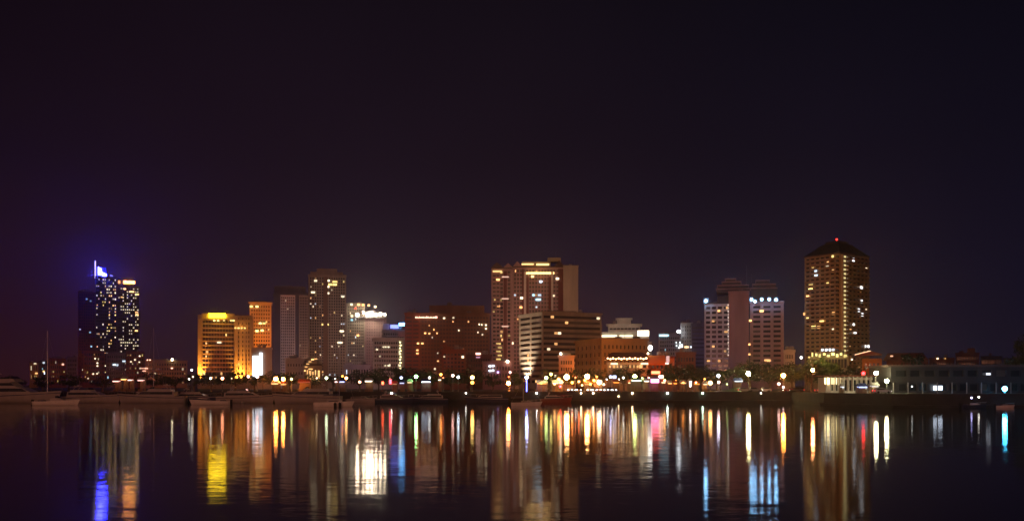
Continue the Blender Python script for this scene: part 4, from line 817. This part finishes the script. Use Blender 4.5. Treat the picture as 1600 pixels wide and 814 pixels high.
# ================================================================== STALLS, BOOTHS, SIGNS, CARS
def stall(px0, px1, Y, h, clothm, lightc, ls, label, counter=None, name='food_stall', cat='food stall', strip=.3, back=None):
    x0, x1 = X(px0, Y), X(px1, Y); w = x1 - x0
    t = thing(name, label, cat, ((x0 + x1) / 2, Y, GZ), group=None)
    MB().add([(-w / 2, -1.4, h - .5), (w / 2, -1.4, h - .5), (w / 2, 1.4, h - .5), (-w / 2, 1.4, h - .5), (-w / 2 + .3, 0, h + .3), (w / 2 - .3, 0, h + .3)], [(0, 1, 5, 4), (1, 2, 5), (2, 3, 4, 5), (3, 0, 4), (3, 2, 1, 0)]).build('canopy', clothm, t)
    for sx in (-1, 1):
        for sy in (-1, 1): MB().tube([(sx * (w / 2 - .15), sy * 1.25, 0), (sx * (w / 2 - .15), sy * 1.25, h - .51)], .05, 6).build('post', M['pole'], t)
    MB().box((-w / 2 + .25, -.95, 0), (w / 2 - .25, -.45, 1.0)).build('counter', counter or M['wood'], t)
    MB().box((-w / 2 + .2, 1.0, .1), (w / 2 - .2, 1.1, h - .6)).build('back_panel', back or M['wood'], t)
    MB().box((-w / 2 + .25, -1.2, h - .62 - strip), (w / 2 - .25, -1.1, h - .6)).build('light_strip', emit(lightc, ls * .26), t)
    MB().box((-w / 2 + .3, .2, h - .75), (w / 2 - .3, .35, h - .62)).build('lamp', emit(lightc, ls * .3), t)
    return t
Rr = (1, .3, .1)
for a_ in (
 (177, 189, 322, 4.2, M['redcloth'], PK, 10, 'pink-lit stall at the west end of the bulb-lit row'), (190, 200, 322, 4.8, M['tent'], OW, 13, 'tallest warm stall in the middle of the west row'), (200.5, 209, 322, 4.6, M['redcloth'], (1, .6, .5), 11, 'rose-lit stall beside the tallest warm stall'), (216, 227, 322, 4.5, M['tent'], PK, 9, 'small separate stall east of the bulb-lit row'),
 (424, 437, 319, 3.4, M['tent'], (1, .55, .2), 9, 'stall lit yellow-orange under the bigger starry lamp'), (439, 449, 319, 3.2, M['redcloth'], (1, .5, .15), 7, 'stall lit orange under the smaller starry lamp'), (466, 486, 324, 3.9, M['redcloth'], (1, .2, .1), 1.6, 'dim reddish long stall below the domed restaurant'), (523, 529, 318.5, 4, M['tent'], (1, .6, .55), 14, 'narrow pink-white stall beside the sailboat mast'), (529.5, 540, 318.5, 4, M['tarp'], (.45, .5, 1), 12, 'stall with a violet-white sign strip at the sailboat mast'),
 (570, 583, 318, 4.2, M['tent'], (1, .85, .62), 18, 'bright cream-lit booth over the dark moored boat'), (612, 622, 320, 3.3, M['redcloth'], (1, .4, .2), 2, 'dim orange stall by the red neon strip'), (624, 633, 318.5, 3.6, M['tarp'], (.5, .5, 1), 7, 'violet lit stall beneath the soft bluish lamp'), (636, 645, 320, 3.8, M['tent'], (1, .8, .4), 6, 'yellowish stall beside the green lamp'), (658, 674, 318, 4, M['tarp'], (.68, .8, 1), 16, 'wide blue-white booth with a blue canopy'), (684, 690.5, 318, 4.6, M['tent'], (1, .82, .5), 13, 'narrow tall cream kiosk below the round orange lamp'),
 (838, 856, 322, 3.5, M['tent'], OW, 9, 'long warm stall beneath the yellow-green globe lamp'), (862, 880, 322, 3.6, M['tent'], WM, 12, 'bright warm stall beneath the biggest warm lamp'), (912, 922, 321, 3.2, M['redcloth'], OW, 6, 'orange stall beneath the old brown building'), (930, 942, 321, 3.8, M['tent'], WM, 9, 'cream stall behind the low bright warm lamp'), (957, 968, 320, 3.8, M['redcloth'], O_, 9, 'orange-lit stall below the violet-blue lamp'), (980, 988, 321, 3.7, M['redcloth'], (1, .6, .3), 10, 'small warm stall west of the green tent'),
 (1005, 1014.5, 320, 4.2, M['tent'], (1, .9, .7), 12, 'white-lit stall between the green tent and magenta booth'), (1032, 1040, 321, 3.8, M['redcloth'], WM, 12, 'warm stall just east of the magenta booth'), (1042, 1050, 321, 3.5, M['tent'], OW, 10, 'orange and cream stall in the eastern row, second after the magenta booth'), (1051, 1058, 321, 3.5, M['redcloth'], O_, 12, 'red canopied stall in the eastern row before the black tree'), (1062, 1072, 321, 3.6, M['tent'], OW, 9, 'long stall with orange strip in the eastern row'), (1075, 1081, 321, 4.1, M['tent'], (1, .85, .75), 12, 'taller white stall in the eastern row'), (1083, 1093, 321, 3.3, M['redcloth'], O_, 10, 'last orange-lit stall of the eastern row before the warm lamp'), (1097, 1106, 320, 3.2, M['tent'], WM, 8, 'low cream stall beside the warm lamp at the white hotel'),
 (1146, 1160, 317, 4.2, M['tarp'], (.72, .82, 1), 7, 'blue-white kiosk beside the dazzling white lamp'), (1338, 1354, 258, 2.4, M['tarp'], (.45, .55, 1), 8, 'blue tarpaulin stall below the red lamp'), (1312, 1318, 262, 2.4, M['tent'], CW, 8, 'tiny white stall west of the blue tarpaulin'), (1358, 1372, 256, 2.6, M['tent'], WH, 4, 'pale stall under the upper white star lamp'),
): stall(*a_)
stall(985, 1003, 318, 4.4, M['greentent'], (.75, 1, .8), 10, 'wide green-white tent under the big yellow-green lamp', name='market_tent', cat='tent')
stall(1015, 1030, 317.5, 4.8, M['tent'], (1, .38, .85), 16, 'glowing magenta booth, the brightest purple spot on the waterfront', name='market_tent', cat='tent', strip=1.2)
point(1022, 602, 315, 900, (.8, .12, .7)); point(994, 606, 315, 300, (.6, 1, .6)); point(1345, 612, 254, 120, (.1, .15, 1)); point(1570, 612, 240, 120, (.1, .6, 1)); point(666, 604, 315, 200, (.25, .35, 1))

def neon(px, y0, y1, Y, c, s, label, w=.35):
    x = X(px, Y); t = thing('neon_sign', label, 'neon sign', (x, Y, GZ))
    MB().tube([(0, .12, 0), (0, .12, Z(y0, Y) - GZ)], .07, 6).build('post', M['pole'], t)
    MB().box((-w, -.12, Z(y1, Y) - GZ), (w, .04, Z(y0, Y) - GZ)).build('tube_light', emit(c, s), t)
neon(610, 592.5, 599.5, 318, (1, .05, .07), 12, 'upright red neon strip by the moored dark boats')
neon(598, 596, 600.5, 318, (1, .1, .04), 9, 'short red-orange neon strip west of the tall red one')
neon(1024.5, 579.5, 584, 324, (1, .12, .05), 8, 'red zigzag neon bar above the magenta booth', 1.4)
neon(1033, 586, 591, 324, (1, .5, .35), 7, 'small peach neon sign beside the magenta booth', .7)
neon(1078.5, 597, 604, 318.5, (1, .8, .7), 9, 'slim white neon hook in the eastern stall row', .22)
neon(960, 586.5, 591, 323, (.6, .7, 1), 3, 'faint bluish neon sign by the violet-blue lamp', .6)

# columned waterfront pavilion
pv = Building('columned_pavilion', 'white columned pavilion with yellow-lit doorways and greenish plinth', 'pavilion', 1325, 272, 81)
YP = 272
pv.block(1292, None, 1372, 589.5, YP + 3.2, M['white'], depth=8, A=G(10, 1, .0, mb=.5, mt=.4, wf=.6, hf=.8), roof=None)
pv.part(MB().box((X(1288, YP), YP - .5, Z(588, YP)), (X(1374, YP), YP + 11, Z(586, YP))), 'roof', M['redroof'])
for k in range(12): pv.part(MB().tube([(X(1291 + k * 7, YP), YP, GZ), (X(1291 + k * 7, YP), YP, Z(588.1, YP))], .18), 'column', M['white'])
pv.part(MB().box((X(1288, YP), YP - 1, GZ - .2), (X(1374, YP), YP + 3, GZ + .5)), 'plinth', M['white'])
for px, s, w in ((1297.5, 6, .62), (1303, 2.4, .4), (1307.5, 1.6, .3), (1311, 2.6, .35), (1318, .8, .3)):
    pv.part(MB().box((X(px, YP) - w, YP + 2.9, Z(600, YP)), (X(px, YP) + w, YP + 3.1, Z(590, YP))), 'lit_window', emit((1, .75, .35), s))
pv.done(False); point(1300, 596, 268, 160, (1, .8, .45)); point(1335, 600, 267, 160, (.6, .9, .65)); point(1366, 592, 266, 200, (.9, 1, .75)); point(1312, 602, 267, 160, (.5, .9, .6))

def make_car(paint):
    root = bpy.data.objects.new('parked_car', None); col.objects.link(root)
    m = MB(); m.prism([(-2.15, .35), (2.15, .35), (2.2, .75), (1.2, .92), (.75, 1.0), (-2.1, .98), (-2.2, .7)], .86, .82); m.prism([(-1.9, .981), (.85, .981), (.2, 1.45), (-1.5, 1.47)], .78, .62)
    m.build('body', paint, root)
    g = MB().prism([(-1.75, 1.03), (.7, 1.03), (.22, 1.38), (-1.45, 1.4)], .785, .66); g.build('window', M['glass'], root)
    for sx in (-1.35, 1.35):
        for sy in (-1, 1):
            MB().tube([(sx, sy * .68, .33), (sx, sy * .88, .33)], .33, 14).build('wheel', M['rubber'], root)
    for sy in (-.6, .6): MB().box((2.17, sy - .18, .58), (2.26, sy + .18, .74)).build('headlight', emit((1, .95, .85), 14), root)
    for sy in (-.65, .65): MB().box((-2.25, sy - .15, .66), (-2.17, sy + .15, .82)).build('tail_light', emit((1, .03, .02), 5), root)
    return root
cars = {k: make_car(M[k]) for k in ('carw', 'cars', 'carr', 'card')}
cu = set()
for k, px, Y, rz, lab in (
 ('carw', 889, 316.6, -1.45, 'white car with bright headlights facing the water, nearest the flat-roofed house'), ('cars', 896, 316.8, -1.6, 'silver car with headlights on between a white and a black car'), ('card', 903, 316.6, -1.5, 'black car with headlights on east of the silver one'), ('carw', 920.5, 316.5, -1.6, 'white car facing the water below the big warm lamp'), ('cars', 928, 316.8, -1.55, 'silver car facing the water below the low bright lamp'), ('carr', 935, 316.7, -1.6, 'red car with headlights on beside the low bright lamp'),
 ('carw', 945.5, 316.6, -1.5, 'white car by itself between the low bright lamp and violet lamp'), ('card', 952, 316.6, -1.6, 'black car with headlights under the violet-blue lamp'), ('cars', 958, 316.8, -1.5, 'silver car by the orange-lit stall'),
 ('carw', 1163, 316.5, .1, 'white car parked sideways under the dazzling white lamp'), ('cars', 1180, 316.5, -.1, 'silver car parked sideways east of the dazzling white lamp'), ('carw', 1194, 316.6, 3.1, 'white car parked sideways before the dark hotel trees'), ('carr', 1235, 312.2, 2.9, 'red car with tail lights near the orange star lamp'), ('card', 1246, 307, 2.6, 'black car with one headlight near the orange star lamp, by the water bend'),
 ('cars', 1285, 285, .4, 'silver car beside the columned pavilion'), ('carw', 1378, 253, .1, 'white car below the lower white star lamp')):
    o = cars[k] if k not in cu else copy_tree(cars[k]); cu.add(k)
    o.location = (X(px, Y), Y, GZ + .006); o.rotation_euler = (0, 0, rz); tag(o, lab, 'car', 'cars parked along the waterfront')
for k in cars:
    if k not in cu: raise RuntimeError(k)
# grass slope lit from the lamp at the seawall
gs = MB(); a, b_ = X(1092, 314.5), X(1158, 314.5)
gs.add([(a, 313.9, GZ + .13), (b_, 313.9, GZ + .13), (b_, 318.5, GZ + 1.6), (a + 8, 316, GZ + .5)], [(0, 1, 2, 3)])
structure(gs.build('lawn_slope', M['leaf']))

# ================================================================== BOATS
def hull_mesh(L, bm, fb, rake=.05, sheer=.35, keel=-.5):
    N = 16; mb = MB(); vs = []
    for i in range(N + 1):
        t = i / N; x = (t - .5) * L
        hb = bm * (1 - max(0, (t - .42) / .58) ** 2.3) * (.86 + .14 * min(1, t / .3)); hb = max(hb, .03)
        zd = fb * (1 + sheer * t * t); zk = keel * (1 - t ** 4) - .05
        for k, (fy, fz) in enumerate(((0, 0), (.62, .18), (.86, .45), (.95, .75), (1, 1))):
            z = zk + (zd - zk) * fz; vs.append((x + rake * L * t ** 3 * fz, hb * fy, z))
    fs = []
    n = 5
    allv = vs + [(x, -y, z) for x, y, z in vs]; off = len(vs)
    for i in range(N):
        for k in range(n - 1):
            q = (i * n + k, (i + 1) * n + k, (i + 1) * n + k + 1, i * n + k + 1); fs.append(q); fs.append(tuple(off + e for e in q[::-1]))
    fs.append(tuple(range(n)) + tuple(off + k for k in range(n - 1, 0, -1)))
    mb.add(allv, fs)
    dk = MB(); dv = []
    for i in range(N + 1):
        p = vs[i * n + 4]; dv += [(p[0], p[1] * .985, p[2] - .06), (p[0], -p[1] * .985, p[2] - .06)]
    dk.add(dv, [(2 * i, 2 * i + 2, 2 * i + 3, 2 * i + 1) for i in range(N)])
    rl = [(vs[i * n + 4]) for i in range(N + 1)]
    return mb, dk, rl
def railing(mb, rl, i0, h=.7):
    for sg in (1, -1):
        pts = [(x, y * sg * .97, z + h) for x, y, z in rl[i0:]]
        mb.tube(pts, .03, 5)
        for x, y, z in rl[i0::2]: mb.tube([(x, y * sg * .97, z), (x, y * sg * .97, z + h)], .025, 5)
def place(t, px0, px1, Y, yaw, flip):
    t.location = (X((px0 + px1) / 2, Y), Y, 0); t.rotation_euler = (0, 0, yaw + (math.pi if flip else 0))
def motor_yacht(px0, px1, Y, label, flip=False, hull='hull', yaw=.0, fly=True, lit=0, decks=1):
    L = (px1 - px0) * Y / F; t = thing('motor_yacht', label, 'yacht', (0, 0, 0), group='motor yachts moored along the seawall'); place(t, px0, px1, Y, yaw, flip)
    fb = .085 * L + .35; hb, dk, rl = hull_mesh(L * .95, .14 * L, fb, .05, .4)
    h = hb.build('hull', M[hull], t, smooth=True); dk.build('deck', M['deck'], t)
    st = MB()
    for sg in (1, -1):
        st.add([(x * .995, y * sg * 1.012, z - .28 * fb) for x, y, z in rl] + [(x * .995, y * sg * 1.016, z - .2 * fb) for x, y, z in rl], [(i, i + 1, i + 18, i + 17) for i in range(len(rl) - 1)])
    st.build('stripe', M['hullblue' if hull != 'hullblue' else 'hull'], h)
    z = fb; c = .075 * L
    cab = MB().prism([(-.34 * L, z), (.24 * L, z + .02 * L), (.12 * L, z + c), (-.33 * L, z + c)], .115 * L, .1 * L).build('cabin', M['hull'], t)
    MB().prism([(-.31 * L, z + .35 * c), (.195 * L, z + .4 * c), (.135 * L, z + .86 * c), (-.31 * L, z + .86 * c)], .1115 * L + .03, .1025 * L + .03).build('window', emit((1, .62, .35), lit) if lit else M['glass'], cab)
    z2 = z + c
    if decks > 1:
        MB().prism([(-.3 * L, z2 + .003), (.08 * L, z2 + .003), (.0, z2 + c * .8), (-.28 * L, z2 + c * .8)], .095 * L, .085 * L).build('upper_cabin', M['hull'], t)
        MB().prism([(-.27 * L, z2 + c * .25), (.055 * L, z2 + c * .25), (.012 * L, z2 + c * .65), (-.27 * L, z2 + c * .65)], .0925 * L + .03, .087 * L + .03).build('window', M['glass'], t); z2 += c * .8
    if fly:
        MB().prism([(-.29 * L, z2 + .003), (.07 * L, z2 + .003), (.035 * L, z2 + .034 * L), (-.28 * L, z2 + .03 * L)], .1 * L, .095 * L).build('flybridge', M['hull'], t)
        MB().prism([(.02 * L, z2 + .035 * L), (.045 * L, z2 + .035 * L), (.01 * L, z2 + .062 * L), (.0, z2 + .062 * L)], .08 * L, .07 * L).build('windscreen', M['glass'], t)
        a = MB(); 
        for sg in (-1, 1): a.tube([(-.24 * L, sg * .09 * L, z2 + .03 * L), (-.2 * L, sg * .085 * L, z2 + .085 * L)], .09, 6)
        a.box((-.23 * L, -.088 * L, z2 + .083 * L), (-.17 * L, .088 * L, z2 + .094 * L)); a.build('radar_arch', M['hull'], t)
        MB().lathe([(.28, 0), (.3, .12), (.22, .3), (.03, .36)], (-.2 * L, 0, z2 + .0945 * L), 10).build('radar_dome', M['hull'], t)
        MB().tube([(-.19 * L, .04 * L, z2 + .094 * L), (-.2 * L, .04 * L, z2 + .2 * L)], [.04, .02], 6).build('antenna', M['alloy'], t)
        MB().box((-.42 * L, -.09 * L, z + c * .97), (-.335 * L, .09 * L, z + c * 1.03)).build('sun_awning', M['canvas'], t)
    r = MB(); railing(r, rl, 8); r.build('railing', M['alloy'], t)
    return t
def sail_boat(px0, px1, Y, label, mast_px, top_py, flip=False, hull='hullw', yaw=0, group='sailboats moored off the seawall'):
    L = (px1 - px0) * Y / F; t = thing('sailboat', label, 'sailboat', (0, 0, 0), group=group); place(t, px0, px1, Y, yaw, flip)
    fb = .085 * L + .2; hb, dk, rl = hull_mesh(L * .93, .15 * L, fb, .07, .3)
    h = hb.build('hull', M[hull], t, smooth=True); dk.build('deck', M['deck'], t)
    cab = MB().prism([(-.15 * L, fb), (.2 * L, fb + .02), (.14 * L, fb + .05 * L), (-.14 * L, fb + .055 * L)], .085 * L, .07 * L).build('cabin', M['hull'], t)
    MB().prism([(-.1 * L, fb + .022 * L), (.13 * L, fb + .022 * L), (.12 * L, fb + .04 * L), (-.1 * L, fb + .04 * L)], .0815 * L, .076 * L).build('window', M['glass'], cab)
    mx = (mast_px - (px0 + px1) / 2) * Y / F * (-1 if flip else 1); mt = Z(top_py, Y)
    MB().tube([(mx, 0, fb), (mx, 0, mt)], [.11, .08], 8).build('mast', M['alloy'], t)
    MB().tube([(mx, 0, fb + .16 * L), (mx - .4 * L, 0, fb + .15 * L)], .06, 6).build('boom', M['alloy'], t)
    MB().tube([(mx - .02 * L, 0, fb + .185 * L), (mx - .2 * L, 0, fb + .19 * L), (mx - .39 * L, 0, fb + .172 * L)], [.2, .17, .1], 8).build('furled_sail', M['canvas'], t)
    s = MB(); s.tube([(mx, 0, mt - .1), (.52 * L, 0, fb * 1.35)], .025, 4); s.tube([(mx, 0, mt - .1), (-.46 * L, 0, fb)], .025, 4)
    for sg in (1, -1): s.tube([(mx, 0, mt - .3), (mx - .02 * L, sg * .05 * L, fb + (mt - fb) * .5), (mx - .02 * L, sg * .135 * L, fb)], .02, 4)
    s.build('rigging', M['alloy'], t)
    r = MB(); railing(r, rl, 9, .6); r.build('railing', M['alloy'], t)
    return t
def small_boat(px0, px1, Y, label, flip=False, hull='hullw', yaw=0, cuddy=True, group='small boats moored out in the water'):
    L = (px1 - px0) * Y / F; t = thing('motorboat', label, 'motorboat', (0, 0, 0), group=group); place(t, px0, px1, Y, yaw, flip)
    fb = .075 * L + .2; hb, dk, rl = hull_mesh(L * .95, .15 * L, fb, .06, .45, -.3)
    hb.build('hull', M[hull], t, smooth=True); dk.build('deck', M['deck'], t)
    if cuddy:
        c = MB().prism([(-.1 * L, fb - .05), (.25 * L, fb + .02), (.12 * L, fb + .07 * L), (-.08 * L, fb + .075 * L)], .1 * L, .085 * L).build('cabin', M['hull'], t)
        MB().prism([(.02 * L, fb + .074 * L), (.09 * L, fb + .074 * L), (.03 * L, fb + .12 * L), (.015 * L, fb + .12 * L)], .08 * L, .07 * L).build('windscreen', M['glass'], t)
    MB().box((-.5 * L - .35, -.2, -.1), (-.475 * L - .05, .2, fb + .45)).build('outboard_motor', M['rubber'], t)
    MB().box((-.35 * L, -.1 * L, fb - .055), (-.25 * L, .1 * L, fb + .28)).build('seat', M['canvas'], t)
    r = MB(); railing(r, rl, 9, .45); r.build('railing', M['alloy'], t)
    return t
motor_yacht(-50, 92, 296, 'biggest white motor yacht with two decks, cut off by the picture edge', decks=2, yaw=.03)
motor_yacht(93, 188, 303, 'white motor yacht below the tall dark slab, next to the biggest yacht', yaw=-.04)
motor_yacht(187, 292, 297, 'white motor yacht with bow pointing west under the bulb-lit stalls', True, yaw=.05)
motor_yacht(268, 345, 304, 'dark-hulled motor yacht below the pin light cluster', hull='hullblue', yaw=-.03)
motor_yacht(338, 428, 300, 'white motor yacht under the pink lamps by the golden hotel', yaw=.04)
motor_yacht(428, 536, 294, 'long white motor yacht with raked bow under the starry orange lamps', True, yaw=.04)
motor_yacht(541, 588, 303, 'small white motor yacht under the orange-red lamp', yaw=.03, fly=False)
motor_yacht(585, 645, 301, 'navy motor yacht under the red neon strips', hull='hullblue', yaw=-.05)
motor_yacht(640, 702, 303, 'white-cabined navy yacht under the wide blue-white booth', True, 'hullblue', .03)
motor_yacht(728, 796, 302, 'dark yacht with low profile under the yellow and orange lamps', True, 'hullblue', .03, fly=False)
t = motor_yacht(843, 893, 304, 'red-hulled boat with a red mast light under the biggest warm lamp', hull='hullred', yaw=.03)
MB().tube([(1.5, 0, 3), (1.5, 0, 4.9)], .05, 6).build('light_mast', M['pole'], t); MB().ball((1.5, -.1, 5.0), .3).build('mast_light', emit((1, .015, .02), 55), t)
sail_boat(489, 552, 247, 'white sailboat lying broadside with a tall bare mast before the tall grey tower', 530, 541, yaw=.02)
for px in (523.5, 530.8):
    p = (X(px, 245.2), 245.2)
    f = MB().lathe([(.1, -.55), (.34, -.4), (.36, .5), (.1, .8)], (0, 0, .3), 10).build('boat_fender', M['rubber']); f.location = (p[0], p[1], 0)
    tag(f, 'black fender drum hanging at the sailboat side, %s the mast line' % ('just west of' if px < 527 else 'straight under'), 'fender', 'fenders on the sailboat')
sail_boat(797, 846, 254, 'small sailboat with short mast moored before the white-lit office corner', 818, 594, yaw=-.05)
sail_boat(52, 100, 306, 'sailboat with tall mast hidden behind the biggest motor yacht', 74, 516, yaw=.02)
sail_boat(222, 262, 307, 'sailboat whose thin mast rises behind the west-pointing yacht', 240, 512, True)
small_boat(52, 122, 262, 'low cabin motorboat anchored in front of the biggest motor yacht', yaw=.05)
small_boat(298, 361, 271, 'long open white launch anchored below the golden hotel', True, cuddy=False, yaw=.03)
small_boat(1500, 1542, 232, 'dark little boat with two tiny bow lights by the harbour club quay', hull='hullblue', yaw=.1, group='small boats at the harbour club quay')
t = small_boat(1556, 1584, 233, 'small boat lit cyan beneath the brilliant cyan lamp', yaw=-.1, group='small boats at the harbour club quay')
for px, py, c in ((1518, 621.3, (.55, .5, 1)), (1529.5, 620, WH)):
    p = P(px, py, 231); o = MB().ball((0, 0, 0), .2).build('boat_light', emit(c, 9)); o.location = p
    tag(o, ('violet' if px < 1525 else 'white') + ' tiny boat light on the dark little boat at the club quay', 'boat light')
p = P(378, 628.5, 292); p.z = 0
t = thing('mooring_buoy', 'pale round mooring buoy floating below the white backlit panel', 'buoy', p)
MB().ball((0, 0, .25), .65, 12, .7).build('float', M['hull'], t, smooth=True); MB().tube([(0, 0, .6), (0, 0, 1.0)], .06, 6).build('ring_post', M['metal'], t)
# ================================================================== WATER MATERIAL
def water_mat():
    m, nt, out = _new('harbour_water')
    L = nt.links.new
    geo = nt.nodes.new('ShaderNodeNewGeometry')
    def ripples(scale, sx, amp, off):
        mp = nt.nodes.new('ShaderNodeMapping'); mp.inputs['Scale'].default_value = (sx, 1, 1); mp.inputs['Location'].default_value = (off, off, 0)
        n = nt.nodes.new('ShaderNodeTexNoise'); n.inputs['Scale'].default_value = scale; n.inputs['Detail'].default_value = 2
        L(geo.outputs['Position'], mp.inputs[0]); L(mp.outputs[0], n.inputs['Vector'])
        s = nt.nodes.new('ShaderNodeVectorMath'); s.operation = 'SUBTRACT'; s.inputs[1].default_value = (.5, .5, .5); L(n.outputs['Color'], s.inputs[0])
        k = nt.nodes.new('ShaderNodeVectorMath'); k.operation = 'MULTIPLY'; k.inputs[1].default_value = (amp * .15, amp, 0); L(s.outputs[0], k.inputs[0])
        return k
    r1, r2 = ripples(1.3, .3, WAVE * .8, 0), ripples(4.5, .45, WAVE, 31)
    a1 = nt.nodes.new('ShaderNodeVectorMath'); L(r1.outputs[0], a1.inputs[0]); L(r2.outputs[0], a1.inputs[1])
    a2 = nt.nodes.new('ShaderNodeVectorMath'); a2.inputs[1].default_value = (0, 0, 1); L(a1.outputs[0], a2.inputs[0])
    bp = nt.nodes.new('ShaderNodeVectorMath'); bp.operation = 'NORMALIZE'; L(a2.outputs[0], bp.inputs[0])
    gl = nt.nodes.new('ShaderNodeBsdfGlossy'); gl.distribution = 'BECKMANN'; gl.inputs['Roughness'].default_value = WROUGH; gl.inputs['Color'].default_value = (.95, .95, .95, 1)
    df = nt.nodes.new('ShaderNodeBsdfDiffuse'); df.inputs['Color'].default_value = (.006, .007, .01, 1)
    fr = nt.nodes.new('ShaderNodeFresnel'); fr.inputs['IOR'].default_value = 1.33
    mx = nt.nodes.new('ShaderNodeMixShader')
    L(bp.outputs[0], gl.inputs['Normal'])
    L(fr.outputs[0], mx.inputs[0]); L(df.outputs[0], mx.inputs[1]); L(gl.outputs[0], mx.inputs[2]); L(mx.outputs[0], out.inputs[0])
    return m
WROUGH, WAVE = .088, .036
water.data.materials[0] = water_mat()

# ================================================================== SKY, CITY GLOW, CAMERA
w = bpy.data.worlds.new('World'); scene.world = w; w.use_nodes = True
nt = w.node_tree; nt.nodes.clear(); L = nt.links.new
out = nt.nodes.new('ShaderNodeOutputWorld'); bg = nt.nodes.new('ShaderNodeBackground'); L(bg.outputs[0], out.inputs[0])
tc = nt.nodes.new('ShaderNodeTexCoord'); sp = nt.nodes.new('ShaderNodeSeparateXYZ'); L(tc.outputs['Generated'], sp.inputs[0])
def ramp(src, stops):
    r = nt.nodes.new('ShaderNodeValToRGB'); L(src, r.inputs[0]); e = r.color_ramp.elements
    while len(e) < len(stops): e.new(.5)
    for k, (p, c) in enumerate(stops): e[k].position = p; e[k].color = (*c, 1)
    return r
# light-polluted night sky: brighter near the horizon, warmer over the west, bluer over the east
SKY0, SKY1, SKY2, SKY3 = (.0215, .0097, .0205), (.0165, .0086, .0195), (.0102, .0056, .0115), (.0064, .004, .0077)
el = ramp(sp.outputs['Z'], [(0, SKY0), (.1, SKY1), (.22, SKY2), (.36, SKY3), (1, (.005, .003, .006))])
ma = nt.nodes.new('ShaderNodeMath'); ma.operation = 'MULTIPLY_ADD'; ma.inputs[1].default_value = 1.0; ma.inputs[2].default_value = .5; L(sp.outputs['X'], ma.inputs[0])
tint = ramp(ma.outputs[0], [(0, (.8, .62, .7)), (.25, (.98, .86, .9)), (.5, (1, 1, 1)), (.72, (.66, .8, .9)), (1, (.42, .6, .75))])
mul = nt.nodes.new('ShaderNodeMix'); mul.data_type = 'RGBA'; mul.blend_type = 'MULTIPLY'; mul.inputs[0].default_value = 1
L(el.outputs[0], mul.inputs[6]); L(tint.outputs[0], mul.inputs[7])
ns = nt.nodes.new('ShaderNodeTexNoise'); ns.inputs['Scale'].default_value = 2.2; ns.inputs['Detail'].default_value = 4; L(tc.outputs['Generated'], ns.inputs['Vector'])
nr = nt.nodes.new('ShaderNodeMapRange'); nr.inputs['To Min'].default_value = .6; nr.inputs['To Max'].default_value = 1.4; L(ns.outputs[0], nr.inputs[0])
# brownish city glow low over the west
lowz = ramp(sp.outputs['Z'], [(0, (1.5, 1.0, .62)), (.07, (1.3, .95, .75)), (.2, (1, 1, 1))])
wm = nt.nodes.new('ShaderNodeMapRange'); wm.inputs['From Min'].default_value = -.25; wm.inputs['From Max'].default_value = -.46; L(sp.outputs['X'], wm.inputs[0])
mul2 = nt.nodes.new('ShaderNodeMix'); mul2.data_type = 'RGBA'; mul2.blend_type = 'MULTIPLY'
L(wm.outputs[0], mul2.inputs[0]); L(mul.outputs[2], mul2.inputs[6]); L(lowz.outputs[0], mul2.inputs[7])
L(mul2.outputs[2], bg.inputs[0]); L(nr.outputs[0], bg.inputs[1])

# faint glow of the lit city behind the camera
sl = bpy.data.lights.new('city_glow', 'SUN'); sl.energy = .05; sl.color = (1, .42, .28); sl.angle = math.radians(40)
so = bpy.data.objects.new('city_glow', sl); col.objects.link(so); so.rotation_euler = (math.radians(68), 0, math.radians(-15))

def haze():
    m, nt, out = _new('haze_air')
    pv_ = nt.nodes.new('ShaderNodeVolumePrincipled'); pv_.inputs['Color'].default_value = (.85, .85, .9, 1); pv_.inputs['Density'].default_value = HAZE; pv_.inputs['Anisotropy'].default_value = HANI
    nt.links.new(pv_.outputs[0], out.inputs['Volume'])
    o = MB().box((-1500, -60, -3), (1500, 1300, 190)).build('haze', m); o['kind'] = 'stuff'
HAZE, HANI = .00017, .91
haze()
# unseen fill lights added behind the camera to brighten the moored boats
for x_, y_ in ((-130, -20), (-30, -30)):
    ql = bpy.data.lights.new('boat_fill_light', 'POINT'); ql.energy = 240000; ql.color = (1, .34, .18); ql.shadow_soft_size = 1.5
    qo = bpy.data.objects.new('boat_fill_light', ql); qo.location = (x_, y_, 16); col.objects.link(qo)
cam = bpy.data.cameras.new('Camera'); co = bpy.data.objects.new('Camera', cam); col.objects.link(co)
co.location = (0, 0, HC); co.rotation_euler = (math.pi / 2, 0, 0)
cam.sensor_width = 36; cam.lens = 36 * F / 1600; cam.shift_y = (HY - 407) / 1600; cam.clip_end = 20000; cam.clip_start = .5
scene.camera = co

scene.render.engine = 'CYCLES'
c = scene.cycles
c.use_denoising = True; c.denoiser = 'OPENIMAGEDENOISE'
c.use_light_tree = True; c.max_bounces = 5; c.diffuse_bounces = 2; c.glossy_bounces = 3; c.transmission_bounces = 2; c.volume_bounces = 0
c.sample_clamp_indirect = 4; c.sample_clamp_direct = 0; c.caustics_reflective = False; c.caustics_refractive = False
c.use_adaptive_sampling = False
v = scene.view_settings
v.view_transform = 'Standard'; v.look = 'None'; v.exposure = 0; v.gamma = 1; v.use_curve_mapping = False
